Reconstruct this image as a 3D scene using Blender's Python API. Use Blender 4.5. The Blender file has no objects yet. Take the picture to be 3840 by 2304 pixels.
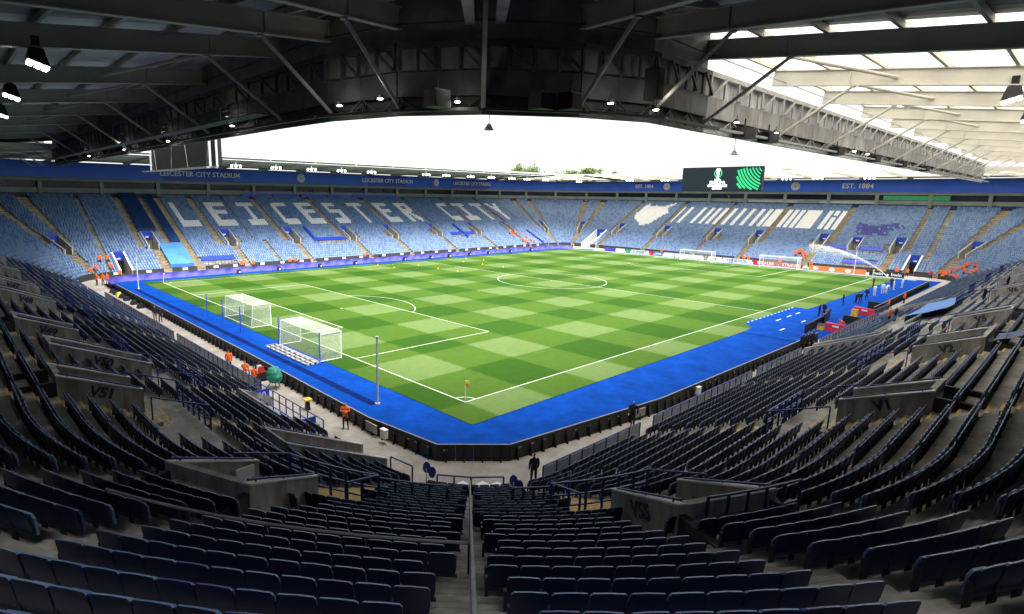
import bpy, math, random
import numpy as np
from mathutils import Vector, Matrix
EXPO, LAMP, LAMPW = 2.75, 9.0, 2.0
R = math.radians
random.seed(7); rng = np.random.default_rng(11)
scene = bpy.context.scene
col = scene.collection

# ---------------------------------------------------------------- camera
CAM = np.array([-26.3375, -27.3748, 14.0203])
YAW, PITCH, ROLL, FPX, OFFX = 0.8440386, -0.1902646, 0.0150676, 2170.305, -251.093
FW = np.array([math.cos(YAW)*math.cos(PITCH), math.sin(YAW)*math.cos(PITCH), math.sin(PITCH)])
_r = np.cross(FW, [0, 0, 1]); _r /= np.linalg.norm(_r); _u = np.cross(_r, FW)
RT = _r*math.cos(ROLL)+_u*math.sin(ROLL); UP = -_r*math.sin(ROLL)+_u*math.cos(ROLL)
cd = bpy.data.cameras.new('camera'); cam = bpy.data.objects.new('camera', cd); col.objects.link(cam)
M = Matrix(((RT[0], UP[0], -FW[0], CAM[0]), (RT[1], UP[1], -FW[1], CAM[1]), (RT[2], UP[2], -FW[2], CAM[2]), (0, 0, 0, 1)))
cam.matrix_world = M
cd.sensor_fit = 'HORIZONTAL'; cd.sensor_width = 36; cd.lens = 36*FPX/3840; cd.shift_x = -OFFX/3840
cd.clip_start = 0.1; cd.clip_end = 5000
scene.camera = cam

# ---------------------------------------------------------------- sky, sun, exposure
world = bpy.data.worlds.new('World'); scene.world = world; world.use_nodes = True
nt = world.node_tree; bg = nt.nodes['Background']
sky = nt.nodes.new('ShaderNodeTexSky'); sky.sky_type = 'NISHITA'; sky.sun_disc = False
sky.sun_elevation = R(68); sky.sun_rotation = R(200); sky.air_density = 1.6; sky.dust_density = 2.0; sky.ozone_density = 0.6
hs = nt.nodes.new('ShaderNodeHueSaturation'); hs.inputs['Saturation'].default_value = 0.22   # grey cloud layer
nt.links.new(sky.outputs[0], hs.inputs['Color']); nt.links.new(hs.outputs[0], bg.inputs['Color'])
bg.inputs['Strength'].default_value = 0.05
sd = bpy.data.lights.new('sun', 'SUN'); sd.energy = 1.5; sd.angle = R(50); sd.color = (1, 0.97, 0.93)
sun = bpy.data.objects.new('sun', sd); col.objects.link(sun)
_az = R(200)      # direction the light comes from, same as the sky's sun
_dirv = Vector((math.sin(_az)*math.cos(R(68)), math.cos(_az)*math.cos(R(68)), math.sin(R(68))))
sun.rotation_euler = _dirv.to_track_quat('Z', 'Y').to_euler()
vs = scene.view_settings; vs.view_transform = 'Standard'; vs.look = 'None'; vs.gamma = 1; vs.use_curve_mapping = False
vs.exposure = EXPO
scene.render.engine = 'CYCLES'
scene.cycles.max_bounces = 6; scene.cycles.diffuse_bounces = 2; scene.cycles.glossy_bounces = 2; scene.cycles.transmission_bounces = 4
scene.cycles.transparent_max_bounces = 12; scene.cycles.caustics_reflective = False; scene.cycles.caustics_refractive = False
scene.cycles.sample_clamp_indirect = 4; scene.cycles.use_denoising = True

# ---------------------------------------------------------------- pixel helpers (photo pixels give directions; distances come from ground / terrace)
def ray(x, y): return FW+RT*(x-1920-OFFX)/FPX-UP*(y-1152)/FPX
def gz(x, y, z=0.0):
    d = ray(x, y); return CAM+d*((z-CAM[2])/d[2])
XA, XB, YA, YB, RR = -10.4, 115.4, -11.1, 79.1, 5.5      # front line of the seating bowl
def dout(x, y):
    qx = abs(x-(XA+XB)/2)-((XB-XA)/2-RR); qy = abs(y-(YA+YB)/2)-((YB-YA)/2-RR)
    return math.hypot(max(qx, 0), max(qy, 0))+min(max(qx, qy), 0)-RR
def zt(x, y, d):
    t = min(max(((x+y)-20)/70, 0), 1); w = t*t*(3-2*t)
    return (.1+.44*d+.0008*d*d)*(1-w)+(.1+.51*d-.0004*d*d)*w
ROW = 0.76; NROW = 33
def ztread(x, y, r): return zt(x, y, (r+.5)*ROW)
def tz(px, py, up=0.35):
    rr = ray(px, py); prev = None
    for t in np.arange(3, 200, .1):
        q = CAM+rr*t; d = dout(q[0], q[1])
        if 0 < d < 27:
            v = q[2]-(zt(q[0], q[1], d)+up)
            if prev is not None and v <= 0: return q
            prev = v
    return None

# ---------------------------------------------------------------- materials
MATS = {}
def mat(name, c, rough=.7, var=.12, scale=3.0, bump=0.0, metal=0.0, spec=.5, emit=None, strength=1.0, c2=None, coord='Object', bscale=None):
    m = bpy.data.materials.new(name); m.use_nodes = True; t = m.node_tree; b = t.nodes['Principled BSDF']
    b.inputs['Roughness'].default_value = rough; b.inputs['Metallic'].default_value = metal; b.inputs['Specular IOR Level'].default_value = spec
    tc = t.nodes.new('ShaderNodeTexCoord'); n = t.nodes.new('ShaderNodeTexNoise'); n.inputs['Scale'].default_value = scale; n.inputs['Detail'].default_value = 5
    t.links.new(tc.outputs[coord], n.inputs['Vector'])
    cr = t.nodes.new('ShaderNodeValToRGB')
    a = [max(0, v*(1-var)) for v in c]; d = [min(1, v*(1+var)) for v in (c2 or c)]
    cr.color_ramp.elements[0].color = (*a, 1); cr.color_ramp.elements[1].color = (*d, 1)
    cr.color_ramp.elements[0].position = .3; cr.color_ramp.elements[1].position = .7
    t.links.new(n.outputs['Fac'], cr.inputs['Fac']); t.links.new(cr.outputs[0], b.inputs['Base Color'])
    if bump:
        bp = t.nodes.new('ShaderNodeBump'); bp.inputs['Strength'].default_value = bump; bp.inputs['Distance'].default_value = .02
        n2 = t.nodes.new('ShaderNodeTexNoise'); n2.inputs['Scale'].default_value = bscale or scale*8; n2.inputs['Detail'].default_value = 4
        t.links.new(tc.outputs[coord], n2.inputs['Vector']); t.links.new(n2.outputs['Fac'], bp.inputs['Height']); t.links.new(bp.outputs[0], b.inputs['Normal'])
    if emit:
        b.inputs['Emission Color'].default_value = (*emit, 1); b.inputs['Emission Strength'].default_value = strength
    MATS[name] = m; return m
mat('concrete', (.40, .385, .355), .85, .18, .8, .25)
mat('terrace_concrete', (.36, .345, .31), .85, .25, .5, .2)
mat('path', (.42, .38, .33), .85, .12, .4, .15)
mat('step_tan', (.36, .27, .13), .8, .3, 1.2, .1)
mat('step_edge', (.62, .38, .06), .7, .25, 3)
mat('surround', (.0006, .044, .265), .95, .08, .5, .3, spec=.08, c2=(.0006, .056, .36))
mat('surround_dark', (.001, .012, .10), .95, .3, 1.0, spec=.08)
mat('line_white', (.56, .6, .52), .8, .1, 2)
mat('white', (.78, .78, .76), .5, .06, 3)
mat('white_gloss', (.8, .8, .8), .3, .04, 3)
mat('blue_rail', (.016, .026, .19), .45, .2, 2)
mat('navy', (.012, .02, .09), .5, .25, 2)
mat('fascia_blue', (.02, .13, .82), .45, .12, .2)
mat('fascia_navy', (.016, .06, .58), .45, .12, .2)
mat('sign_blue', (.015, .05, .45), .5, .1, .6)
mat('purple_cloth', (.065, .06, .36), .7, .35, .7, .3)
mat('black', (.008, .008, .009), .6, .3, 2)
mat('black_board', (.012, .012, .012), .55, .4, 1.5)
mat('parapet', (.035, .035, .038), .8, .25, .8)
mat('steel_dark', (.07, .07, .068), .6, .2, .7)
mat('steel_cream', (.74, .70, .61), .6, .12, .5)
mat('steel_galv', (.5, .5, .49), .45, .2, 1.2, metal=.25)
mat('plate_grey', (.22, .22, .225), .6, .3, 1.2)
mat('plate_pale', (.42, .42, .42), .6, .18, 1.0)
mat('infill', (.68, .69, .72), .6, .15, .6)
mat('sheet', (.36, .38, .38), .5, .15, .6, metal=.2)
mat('roof_grey', (.55, .58, .61), .55, .18, .4)
mat('glass_panel', (.42, .44, .48), .25, .15, 1.0)
mat('dark_glass', (.01, .014, .03), .15, .3, .3)
mat('green_steel', (.20, .24, .22), .6, .15, .6)
mat('tarp_dark', (.004, .03, .12), .6, .2, .4, .2)
mat('tarp_light', (.06, .21, .60), .55, .12, .6, .25)
mat('orange_hi', (1.0, .15, .015), .6, .12, 6)
mat('yellow_hi', (.75, .75, .08), .6, .1, 6)
mat('cloth_black', (.008, .009, .013), .8, .3, 6)
mat('cloth_navy', (.012, .016, .045), .8, .3, 6)
mat('cloth_white', (.75, .75, .76), .8, .06, 6)
mat('skin', (.52, .30, .21), .55, .1, 5)
mat('hair', (.03, .02, .013), .6, .3, 8)
mat('red', (.55, .02, .03), .5, .15, 2)
mat('crimson', (.62, .03, .07), .5, .12, 1)
mat('yellow', (.8, .5, .02), .5, .1, 2)
mat('green_cover', (.02, .23, .15), .55, .2, 3, .3)
mat('orange_board', (.9, .22, .05), .5, .05, 1)
mat('white_board', (.72, .73, .76), .5, .05, 1)
mat('grey_strip', (.22, .25, .32), .6, .12, .5)
mat('green_board', (.02, .35, .14), .5, .1, 1)
mat('letter_white', (.9, .9, .9), .5, .03, 1)
mat('letter_dark', (.03, .03, .05), .7, .2, 3)
mat('crest_gold', (.6, .22, .04), .5, .2, 3)
mat('lamp_glow', (.9, .9, .9), .4, 0, 1, emit=(1, .97, .9), strength=LAMP*.8)
mat('lamp_far', (.9, .9, .9), .4, 0, 1, emit=(1, 1, 1), strength=LAMP*.15)
mat('screen_dark', (.004, .005, .006), .6, .2, 1, spec=.1, emit=(.012, .02, .026), strength=.25)
mat('screen_white', (.8, .8, .8), .4, 0, 1, emit=(1, 1, 1), strength=.22)
mat('screen_green', (.02, .4, .15), .4, 0, 1, emit=(.01, .8, .25), strength=.08)
mat('bark', (.06, .045, .03), .9, .3, 4)
mat('foliage', (.07, .13, .02), .6, .5, .5, c2=(.13, .2, .035))
mat('trim_orange', (.5, .16, .02), .7, .2, 3)
mat('seat_mid', (.075, .145, .31), .38, .05, .6)
mat('seat_faded', (.125, .205, .345), .4, .05, .6)
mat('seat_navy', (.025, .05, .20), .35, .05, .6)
mat('seat_indigo', (.03, .03, .22), .4, .05, .6)
mat('seat_white', (.78, .78, .77), .4, .06, .6)
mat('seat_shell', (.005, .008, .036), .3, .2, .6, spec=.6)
mat('seat_post', (.012, .013, .022), .5, .2, 2)

def stain(name, amount, sc):      # rain streaks and grime with a shape of their own
    m = MATS[name]; t = m.node_tree; b = t.nodes['Principled BSDF']; L = t.links.new; src = b.inputs['Base Color'].links[0].from_socket
    tc = t.nodes.new('ShaderNodeTexCoord'); mp = t.nodes.new('ShaderNodeMapping'); mp.inputs['Scale'].default_value = (sc, sc, sc*.18); L(tc.outputs['Object'], mp.inputs[0])
    n = t.nodes.new('ShaderNodeTexNoise'); n.inputs['Scale'].default_value = 1; n.inputs['Detail'].default_value = 8; n.inputs['Roughness'].default_value = .65; L(mp.outputs[0], n.inputs['Vector'])
    cr = t.nodes.new('ShaderNodeValToRGB'); cr.color_ramp.elements[0].position = .38; cr.color_ramp.elements[1].position = .6; k = 1-amount
    cr.color_ramp.elements[0].color = (k, k*.97, k*.92, 1); cr.color_ramp.elements[1].color = (1, 1, 1, 1); L(n.outputs['Fac'], cr.inputs[0])
    mx = t.nodes.new('ShaderNodeMix'); mx.data_type = 'RGBA'; mx.blend_type = 'MULTIPLY'; mx.inputs[0].default_value = 1; L(src, mx.inputs[6]); L(cr.outputs[0], mx.inputs[7]); L(mx.outputs[2], b.inputs['Base Color'])
stain('concrete', .45, 2.2); stain('terrace_concrete', .4, 1.3); stain('path', .25, .7); stain('surround', .16, 1.6); stain('step_tan', .35, 1.5); stain('plate_pale', .4, 1.5); stain('infill', .35, 2)
def sheet_mat():        # translucent roof sheeting
    m = bpy.data.materials.new('translucent_sheet'); m.use_nodes = True; t = m.node_tree; out = t.nodes['Material Output']
    b = t.nodes['Principled BSDF']; b.inputs['Base Color'].default_value = (.8, .79, .75, 1); b.inputs['Roughness'].default_value = .5
    tr = t.nodes.new('ShaderNodeBsdfTranslucent')
    tc = t.nodes.new('ShaderNodeTexCoord'); n = t.nodes.new('ShaderNodeTexNoise'); n.inputs['Scale'].default_value = .6; n.inputs['Detail'].default_value = 6
    cr = t.nodes.new('ShaderNodeValToRGB'); cr.color_ramp.elements[0].color = (.80, .77, .69, 1); cr.color_ramp.elements[1].color = (.95, .94, .9, 1)
    t.links.new(tc.outputs['Object'], n.inputs['Vector']); t.links.new(n.outputs['Fac'], cr.inputs['Fac']); t.links.new(cr.outputs[0], tr.inputs['Color'])
    mx = t.nodes.new('ShaderNodeMixShader'); mx.inputs[0].default_value = .8
    t.links.new(b.outputs[0], mx.inputs[1]); t.links.new(tr.outputs[0], mx.inputs[2]); t.links.new(mx.outputs[0], out.inputs['Surface'])
    MATS['translucent_sheet'] = m
sheet_mat()
def see_through(name, c, opacity, grid=None):    # net and water spray: partly see-through
    m = bpy.data.materials.new(name); m.use_nodes = True; t = m.node_tree; out = t.nodes['Material Output']
    b = t.nodes['Principled BSDF']; b.inputs['Base Color'].default_value = (*c, 1); b.inputs['Roughness'].default_value = .8
    tp = t.nodes.new('ShaderNodeBsdfTransparent'); mx = t.nodes.new('ShaderNodeMixShader')
    tc = t.nodes.new('ShaderNodeTexCoord'); n = t.nodes.new('ShaderNodeTexNoise'); n.inputs['Scale'].default_value = grid or 3
    t.links.new(tc.outputs['Object'], n.inputs['Vector'])
    mr = t.nodes.new('ShaderNodeMapRange'); mr.inputs[1].default_value = .3; mr.inputs[2].default_value = .7; mr.inputs[3].default_value = opacity*.6; mr.inputs[4].default_value = opacity*1.4
    t.links.new(n.outputs['Fac'], mr.inputs[0]); t.links.new(mr.outputs[0], mx.inputs[0])
    t.links.new(tp.outputs[0], mx.inputs[1]); t.links.new(b.outputs[0], mx.inputs[2]); t.links.new(mx.outputs[0], out.inputs['Surface'])
    MATS[name] = m
see_through('net', (.8, .8, .8), .24, 6.0)
see_through('spray', (.85, .87, .9), .7, 1.0)

def grass_mat():        # mown in two directions: three tones that belong to the turf
    m = bpy.data.materials.new('mown_grass'); m.use_nodes = True; t = m.node_tree; b = t.nodes['Principled BSDF']; L = t.links.new
    tc = t.nodes.new('ShaderNodeTexCoord'); sp = t.nodes.new('ShaderNodeSeparateXYZ'); L(tc.outputs['Object'], sp.inputs[0])
    def math_(op, a, bb=None):
        n = t.nodes.new('ShaderNodeMath'); n.operation = op
        for i, v in enumerate((a, bb)):
            if v is None: continue
            if isinstance(v, (int, float)): n.inputs[i].default_value = v
            else: L(v, n.inputs[i])
        return n.outputs[0]
    wob = t.nodes.new('ShaderNodeTexNoise'); wob.inputs['Scale'].default_value = 1.6; wob.inputs['Detail'].default_value = 6; L(tc.outputs['Object'], wob.inputs['Vector'])
    wb = math_('MULTIPLY', math_('SUBTRACT', wob.outputs['Fac'], .5), .4)
    # stripes across the length: 5.5 m to the penalty line, 6 m between
    xs = math_('ADD', sp.outputs['X'], wb); ys = math_('ADD', sp.outputs['Y'], wb)
    xm = math_('ABSOLUTE', math_('SUBTRACT', xs, 52.5))
    inner = math_('DIVIDE', xm, 6.0)
    outer = math_('ADD', math_('DIVIDE', math_('SUBTRACT', xm, 36.0), 5.5), 6.0)
    sel = math_('GREATER_THAN', xm, 36.0)
    idx = math_('ADD', math_('MULTIPLY', inner, math_('SUBTRACT', 1.0, sel)), math_('MULTIPLY', outer, sel))
    side = math_('GREATER_THAN', xs, 52.5)
    ix = math_('ADD', math_('FLOOR', idx), side)
    def soft(v): n_ = t.nodes.new('ShaderNodeClamp'); L(math_('SUBTRACT', .5, math_('MULTIPLY', math_('SINE', math_('MULTIPLY', v, math.pi)), 6.0)), n_.inputs[0]); return n_.outputs[0]
    px = soft(math_('ADD', idx, side))           # 0 / 1 with the mower's soft edge
    py = soft(math_('DIVIDE', math_('ADD', ys, 68.0), 68/12))
    # near the corner (x 5.5..11, y 0..5.67) both are the dark pass
    lvl = math_("MULTIPLY", math_("ADD", math_("SUBTRACT", 1.0, px), py), .5)
    cr = t.nodes.new('ShaderNodeValToRGB'); cr.color_ramp.interpolation = 'LINEAR'
    e = cr.color_ramp.elements; e[0].position = 0; e[0].color = (.020, .068, .001, 1); e[1].position = 1; e[1].color = (.098, .154, .042, 1)
    k = e.new(.5); k.color = (.046, .100, .0075, 1)
    L(lvl, cr.inputs[0])
    n = t.nodes.new('ShaderNodeTexNoise'); n.inputs['Scale'].default_value = 1.2; n.inputs['Detail'].default_value = 8; n.inputs['Roughness'].default_value = .7; L(tc.outputs['Object'], n.inputs['Vector'])
    mp = t.nodes.new('ShaderNodeMapping'); mp.inputs['Scale'].default_value = (.6, 9, 1); L(tc.outputs['Object'], mp.inputs[0])
    n2 = t.nodes.new('ShaderNodeTexNoise'); n2.inputs['Scale'].default_value = 1.0; n2.inputs['Detail'].default_value = 3; L(mp.outputs[0], n2.inputs['Vector'])
    f = math_('ADD', math_('MULTIPLY', n.outputs['Fac'], .45), math_('MULTIPLY', n2.outputs['Fac'], .28))
    wr = t.nodes.new('ShaderNodeTexNoise'); wr.inputs['Scale'].default_value = .11; wr.inputs['Detail'].default_value = 6; L(tc.outputs['Object'], wr.inputs['Vector'])
    f = math_('ADD', f, math_('MULTIPLY', wr.outputs['Fac'], .35)); f = math_('ADD', f, .46)
    mx = t.nodes.new('ShaderNodeVectorMath'); mx.operation = 'SCALE'; L(cr.outputs[0], mx.inputs[0]); L(f, mx.inputs['Scale'])
    L(mx.outputs[0], b.inputs['Base Color']); b.inputs['Roughness'].default_value = .9; b.inputs['Specular IOR Level'].default_value = .15
    bp = t.nodes.new('ShaderNodeBump'); bp.inputs['Strength'].default_value = .4; bp.inputs['Distance'].default_value = .03
    n3 = t.nodes.new('ShaderNodeTexNoise'); n3.inputs['Scale'].default_value = 14; L(tc.outputs['Object'], n3.inputs['Vector']); L(n3.outputs['Fac'], bp.inputs['Height']); L(bp.outputs[0], b.inputs['Normal'])
    MATS['mown_grass'] = m
grass_mat()

# ---------------------------------------------------------------- mesh helpers
class MB:
    def __init__(s): s.v = []; s.f = []; s.m = []; s.names = []
    def mi(s, m):
        if m not in s.names: s.names.append(m)
        return s.names.index(m)
    def poly(s, pts, m):
        b = len(s.v); s.v += [tuple(map(float, p)) for p in pts]; s.f.append(tuple(range(b, b+len(pts)))); s.m.append(s.mi(m)); return s
    def hexa(s, p, m):       # p: 4 bottom + 4 top corners
        b = len(s.v); s.v += [tuple(map(float, q)) for q in p]; k = s.mi(m)
        for f in ((3, 2, 1, 0), (4, 5, 6, 7), (0, 1, 5, 4), (1, 2, 6, 5), (2, 3, 7, 6), (3, 0, 4, 7)):
            s.f.append(tuple(b+i for i in f)); s.m.append(k)
        return s
    def box(s, a, b, m):
        (x0, y0, z0), (x1, y1, z1) = a, b
        return s.hexa([(x0, y0, z0), (x1, y0, z0), (x1, y1, z0), (x0, y1, z0), (x0, y0, z1), (x1, y0, z1), (x1, y1, z1), (x0, y1, z1)], m)
    def beam(s, p, q, w, h, m, up=(0, 0, 1)):   # bar of section w (sideways) x h (up), centred on p-q
        p = Vector(p); q = Vector(q); d = (q-p).normalized(); u = Vector(up)
        if abs(d.dot(u)) > .98: u = Vector((1, 0, 0))
        sdv = d.cross(u).normalized(); u = sdv.cross(d).normalized(); a = sdv*w/2; b = u*h/2
        return s.hexa([p-a-b, p+a-b, q+a-b, q-a-b, p-a+b, p+a+b, q+a+b, q-a+b], m)
    def tube(s, p, q, r, m, n=8, r2=None):
        p = Vector(p); q = Vector(q); d = (q-p).normalized(); u = Vector((0, 0, 1)) if abs(d.z) < .95 else Vector((1, 0, 0))
        a = d.cross(u).normalized(); b = a.cross(d); r2 = r if r2 is None else r2; base = len(s.v); k = s.mi(m)
        for c, rad in ((p, r), (q, r2)):
            for i in range(n):
                t = 2*math.pi*i/n; s.v.append(tuple(c+a*math.cos(t)*rad+b*math.sin(t)*rad))
        for i in range(n):
            j = (i+1) % n; s.f.append((base+i, base+j, base+n+j, base+n+i)); s.m.append(k)
        s.f.append(tuple(base+i for i in reversed(range(n)))); s.m.append(k); s.f.append(tuple(base+n+i for i in range(n))); s.m.append(k)
        return s
    def path(s, pts, r, m, n=6):
        for a, b in zip(pts, pts[1:]): s.tube(a, b, r, m, n)
        return s
    def mesh(s, name):
        me = bpy.data.meshes.new(name); me.from_pydata(s.v, [], s.f)
        for n in s.names: me.materials.append(MATS[n])
        me.polygons.foreach_set('material_index', s.m); me.update(); return me
    def build(s, name, parent=None):
        return link(name, s.mesh(name), parent)
def link(name, me, parent=None, loc=None, rz=None):
    o = bpy.data.objects.new(name, me); col.objects.link(o)
    if loc is not None: o.location = loc
    if rz is not None: o.rotation_euler = (0, 0, rz)
    if parent is not None:
        o.parent = parent
        if loc is None and rz is None:      # mesh is in world coordinates: keep it there
            o.matrix_parent_inverse = (Matrix.Translation(parent.location) @ parent.rotation_euler.to_matrix().to_4x4()).inverted()
    return o
def local(name, me, parent): 
    o = bpy.data.objects.new(name, me); col.objects.link(o); o.parent = parent; return o
def tag(o, label, cat, group=None, kind=None):
    o['label'] = label; o['category'] = cat
    if group: o['group'] = group
    if kind: o['kind'] = kind
    return o
def empty(name, loc, label=None, cat=None, group=None, rz=0):
    o = bpy.data.objects.new(name, None); col.objects.link(o); o.location = tuple(map(float, loc)); o.rotation_euler = (0, 0, rz); o.empty_display_size = .2
    if label: tag(o, label, cat, group)
    return o
def struct(o): o['kind'] = 'structure'; return o
TEXTS = []
def text(name, s, pos, right, up, size, m, parent, extrude=.01, align='CENTER', bold=0):
    cu = bpy.data.curves.new(name, 'FONT'); cu.body = s; cu.size = size; cu.extrude = extrude; cu.align_x = align; cu.align_y = 'CENTER'; cu.offset = bold
    cu.resolution_u = 2
    cu.materials.append(MATS[m]); o = bpy.data.objects.new(name, cu); col.objects.link(o)
    r = Vector(right).normalized(); u = Vector(up).normalized(); n = r.cross(u)
    W = Matrix(((r.x, u.x, n.x, pos[0]), (r.y, u.y, n.y, pos[1]), (r.z, u.z, n.z, pos[2]), (0, 0, 0, 1)))
    o.parent = parent
    P = Matrix.Translation(parent.location) @ parent.rotation_euler.to_matrix().to_4x4()
    o.matrix_basis = P.inverted() @ W
    TEXTS.append(o); return o

# ================================================================ THE GROUND
def flat(name, pts, z, m, parent=None):
    b = MB(); b.poly([(x, y, z) for x, y in pts], m); return b.build(name, parent)
def rect(x0, y0, x1, y1): return [(x0, y0), (x1, y0), (x1, y1), (x0, y1)]
mat('far_ground', (.10, .10, .085), .9, .3, .02)
struct(flat('ground', rect(-2500, -2500, 2500, 2500), -.02, 'far_ground'))
struct(flat('concourse_path', rect(-13, -13, 118, 82), 0, 'path'))
# blue artificial turf round the grass
struct(flat('pitch_surround', [(-7.6, -4.9), (-3.9, -8.0), (9.0, -9.4), (60, -9.7), (109.5, -9.5), (110.5, 66), (106, 74), (-6.0, 74.5), (-7.6, 66)], .02, 'surround'))
g = struct(flat('pitch', rect(-2.45, -3.2, 107.4, 70.6), .05, 'mown_grass'))
ln = MB(); LZ = .056; LW = .095
def lrect(x0, y0, x1, y1): ln.poly([(x0, y0, LZ), (x1, y0, LZ), (x1, y1, LZ), (x0, y1, LZ)], 'line_white')
h = LW/2
for y in (0, 68): lrect(-h, y-h, 105+h, y+h)
for x in (0, 52.5, 105): lrect(x-h, h if x else h, x+h, 68-h)
for s in (0, 1):
    X = (lambda v: v) if s == 0 else (lambda v: 105-v)
    for dep, hw in ((16.5, 20.16), (5.5, 9.16)):
        for y in (34-hw, 34+hw): lrect(min(X(h), X(dep+h)), y-h, max(X(h), X(dep+h)), y+h)
        lrect(min(X(dep-h), X(dep+h)), 34-hw+h, max(X(dep-h), X(dep+h)), 34+hw-h)
def arc(cx, cy, r, a0, a1, n):
    for i in range(n):
        t0 = a0+(a1-a0)*i/n; t1 = a0+(a1-a0)*(i+1)/n
        ln.poly([(cx+(r-h)*math.cos(t0), cy+(r-h)*math.sin(t0), LZ+.004), (cx+(r+h)*math.cos(t0), cy+(r+h)*math.sin(t0), LZ+.004), (cx+(r+h)*math.cos(t1), cy+(r+h)*math.sin(t1), LZ+.004), (cx+(r-h)*math.cos(t1), cy+(r-h)*math.sin(t1), LZ+.004)], 'line_white')
arc(52.5, 34, 9.15, 0, 2*math.pi, 96)
a = math.acos(5.5/9.15); arc(11, 34, 9.15, -a, a, 24); arc(94, 34, 9.15, math.pi-a, math.pi+a, 24)
for cx, cy, a0 in ((0, 0, 0), (105, 0, 90), (105, 68, 180), (0, 68, 270)): arc(cx, cy, 1, R(a0), R(a0+90), 8)
for cx in (11, 52.5, 94): lrect(cx-.12, 33.88, cx+.12, 34.12)
ln.build('pitch_marking', g)
# dark strip of board base along the blue turf and the warm-up apron by the dugouts
struct(flat('board_channel', [(-5.35, 3.6), (-4.75, 3.6), (-4.6, 64.2), (-5.2, 64.2)], .03, 'surround_dark'))
ap = struct(flat('dugout_apron', [(41.2, -3.0), (43.4, -1.35), (59.2, -1.35), (59.2, -4.4), (60, -9.3), (38, -9.3), (38, -3.3)], .062, 'surround'))
b = MB()
def dash(x0, y0, x1, y1): b.poly([(x0, y0, .068), (x1, y0, .068), (x1, y1, .068), (x0, y1, .068)], 'line_white')
for i in range(13): dash(43.6+i*1.2, -1.62, 44.2+i*1.2, -1.48)
for x, y in ((47.5, -3.4), (51.0, -3.4), (54, -3.4), (42.2, -5.6), (49, -5.6), (57, -5.6)): dash(x, y, x+1.5, y+.16)
b.build('painted_dash', ap)

# ================================================================ THE TERRACES
SEC = {}
for n_, f_ in dict(S=lambda t, d: (t, YA-d), E=lambda t, d: (XB+d, t), N=lambda t, d: (t, YB+d), W=lambda t, d: (XA-d, t)).items(): SEC[n_] = f_
CC = dict(SW=(XA+RR, YA+RR), SE=(XB-RR, YA+RR), NE=(XB-RR, YB-RR), NW=(XA+RR, YB-RR))
def cfun(c): return lambda t, d: (CC[c][0]+(RR+d)*math.cos(R(t)), CC[c][1]+(RR+d)*math.sin(R(t)))
for c in CC: SEC[c] = cfun(c)
RANGE = dict(S=(XA+RR, XB-RR), E=(YA+RR, YB-RR), N=(XA+RR, XB-RR), W=(YA+RR, YB-RR), SW=(180, 270), SE=(270, 360), NE=(0, 90), NW=(90, 180))
INW = dict(S=90, E=180, N=270, W=0)        # heading that looks at the pitch, degrees
def P(sec, t, d): return SEC[sec](t, d)
def heading(sec, t): return INW[sec] if sec in INW else t+180
# vomitories: section, t0, t1, first row, last row, wall sign
VOM = [('W', -1.2, .9, 13, 16, 'V51'), ('W', 6.4, 8.4, 10, 15, 'V50'), ('W', 12.7, 14.6, 13, 16, 'V49'), ('W', 26.5, 28.4, 12, 16, 'V48'), ('W', 35.3, 37.3, 12, 16, 'V47'),
       ('W', 49, 51, 12, 16, ''), ('W', 63, 65, 12, 16, ''),
       ('S', 2.0, 4.2, 13, 16, 'V1'), ('S', 16.2, 20.3, 13, 16, 'V2'), ('S', 29.5, 31.6, 13, 16, 'V5'), ('S', 51, 53, 13, 16, 'V6'), ('S', 66, 68, 12, 16, ''), ('S', 80, 82, 12, 16, ''), ('S', 95, 97, 12, 16, ''),
       ('SW', 199.4, 207.9, 13, 16, 'V54'), ('SW', 241.4, 249.8, 13, 16, 'V55'),
       ('N', 2.8, 4.8, 9, 14, ''), ('N', 17.2, 19.2, 9, 14, ''), ('N', 30.9, 33.0, 9, 14, ''), ('N', 45.0, 47.0, 9, 14, ''), ('N', 57.0, 59.0, 9, 14, ''), ('N', 71.2, 73.2, 9, 14, ''), ('N', 85.5, 87.5, 9, 14, ''), ('N', 99.2, 101.2, 9, 14, ''),
       ('E', 65.5, 67.5, 9, 14, ''), ('E', 51.4, 53.4, 9, 14, ''), ('E', 37.7, 39.7, 9, 14, ''), ('E', 27.5, 29.5, 9, 14, ''), ('E', 13.6, 15.6, 9, 14, ''), ('E', 7.0, 9.0, 9, 13, ''), ('E', -.5, 1.5, 9, 14, ''),
       ('NE', 18, 24.5, 9, 14, ''), ('NE', 65, 71.5, 9, 14, ''), ('SE', 335, 342, 9, 14, ''), ('NW', 108.5, 115.5, 9, 14, '')]
# ground-level tunnels: section, t0, t1, last row
TUN = [('N', -3.4, -1.6, 6), ('E', -4.3, -2.4, 6), ('E', 69.6, 72.8, 9), ('W', -5.1, -2.9, 6), ('S', 31.7, 34.0, 6), ('S', 57.5, 60, 6), ('W', 1.7, 7.9, 2)]
AISLE = []       # section, t0, t1, first row, last row
for s_, t0, t1, r0, r1, _ in VOM:
    ang = s_ in CC
    w = 5.0 if ang else 1.2
    if ang: AISLE += [(s_, t0-4.2, t0-.3, r1-2, NROW-1), (s_, t1+.3, t1+4.2, r1-2, NROW-1), (s_, (t0+t1)/2-5, (t0+t1)/2+5, 0, r0-1)]
AISLE_N = [(15.5, 16.9), (29.2, 30.6), (43.4, 44.8), (59.1, 60.3), (73.3, 74.5), (87.6, 88.8), (101.3, 102.5)]
AISLE += [('N', a0, a1, 9, NROW-1) for a0, a1 in AISLE_N]+[('N', c-.7, c+.7, 0, 8) for c in (18.2, 32, 46.3, 57.8, 72.3, 86.6, 100.2)]
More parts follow.
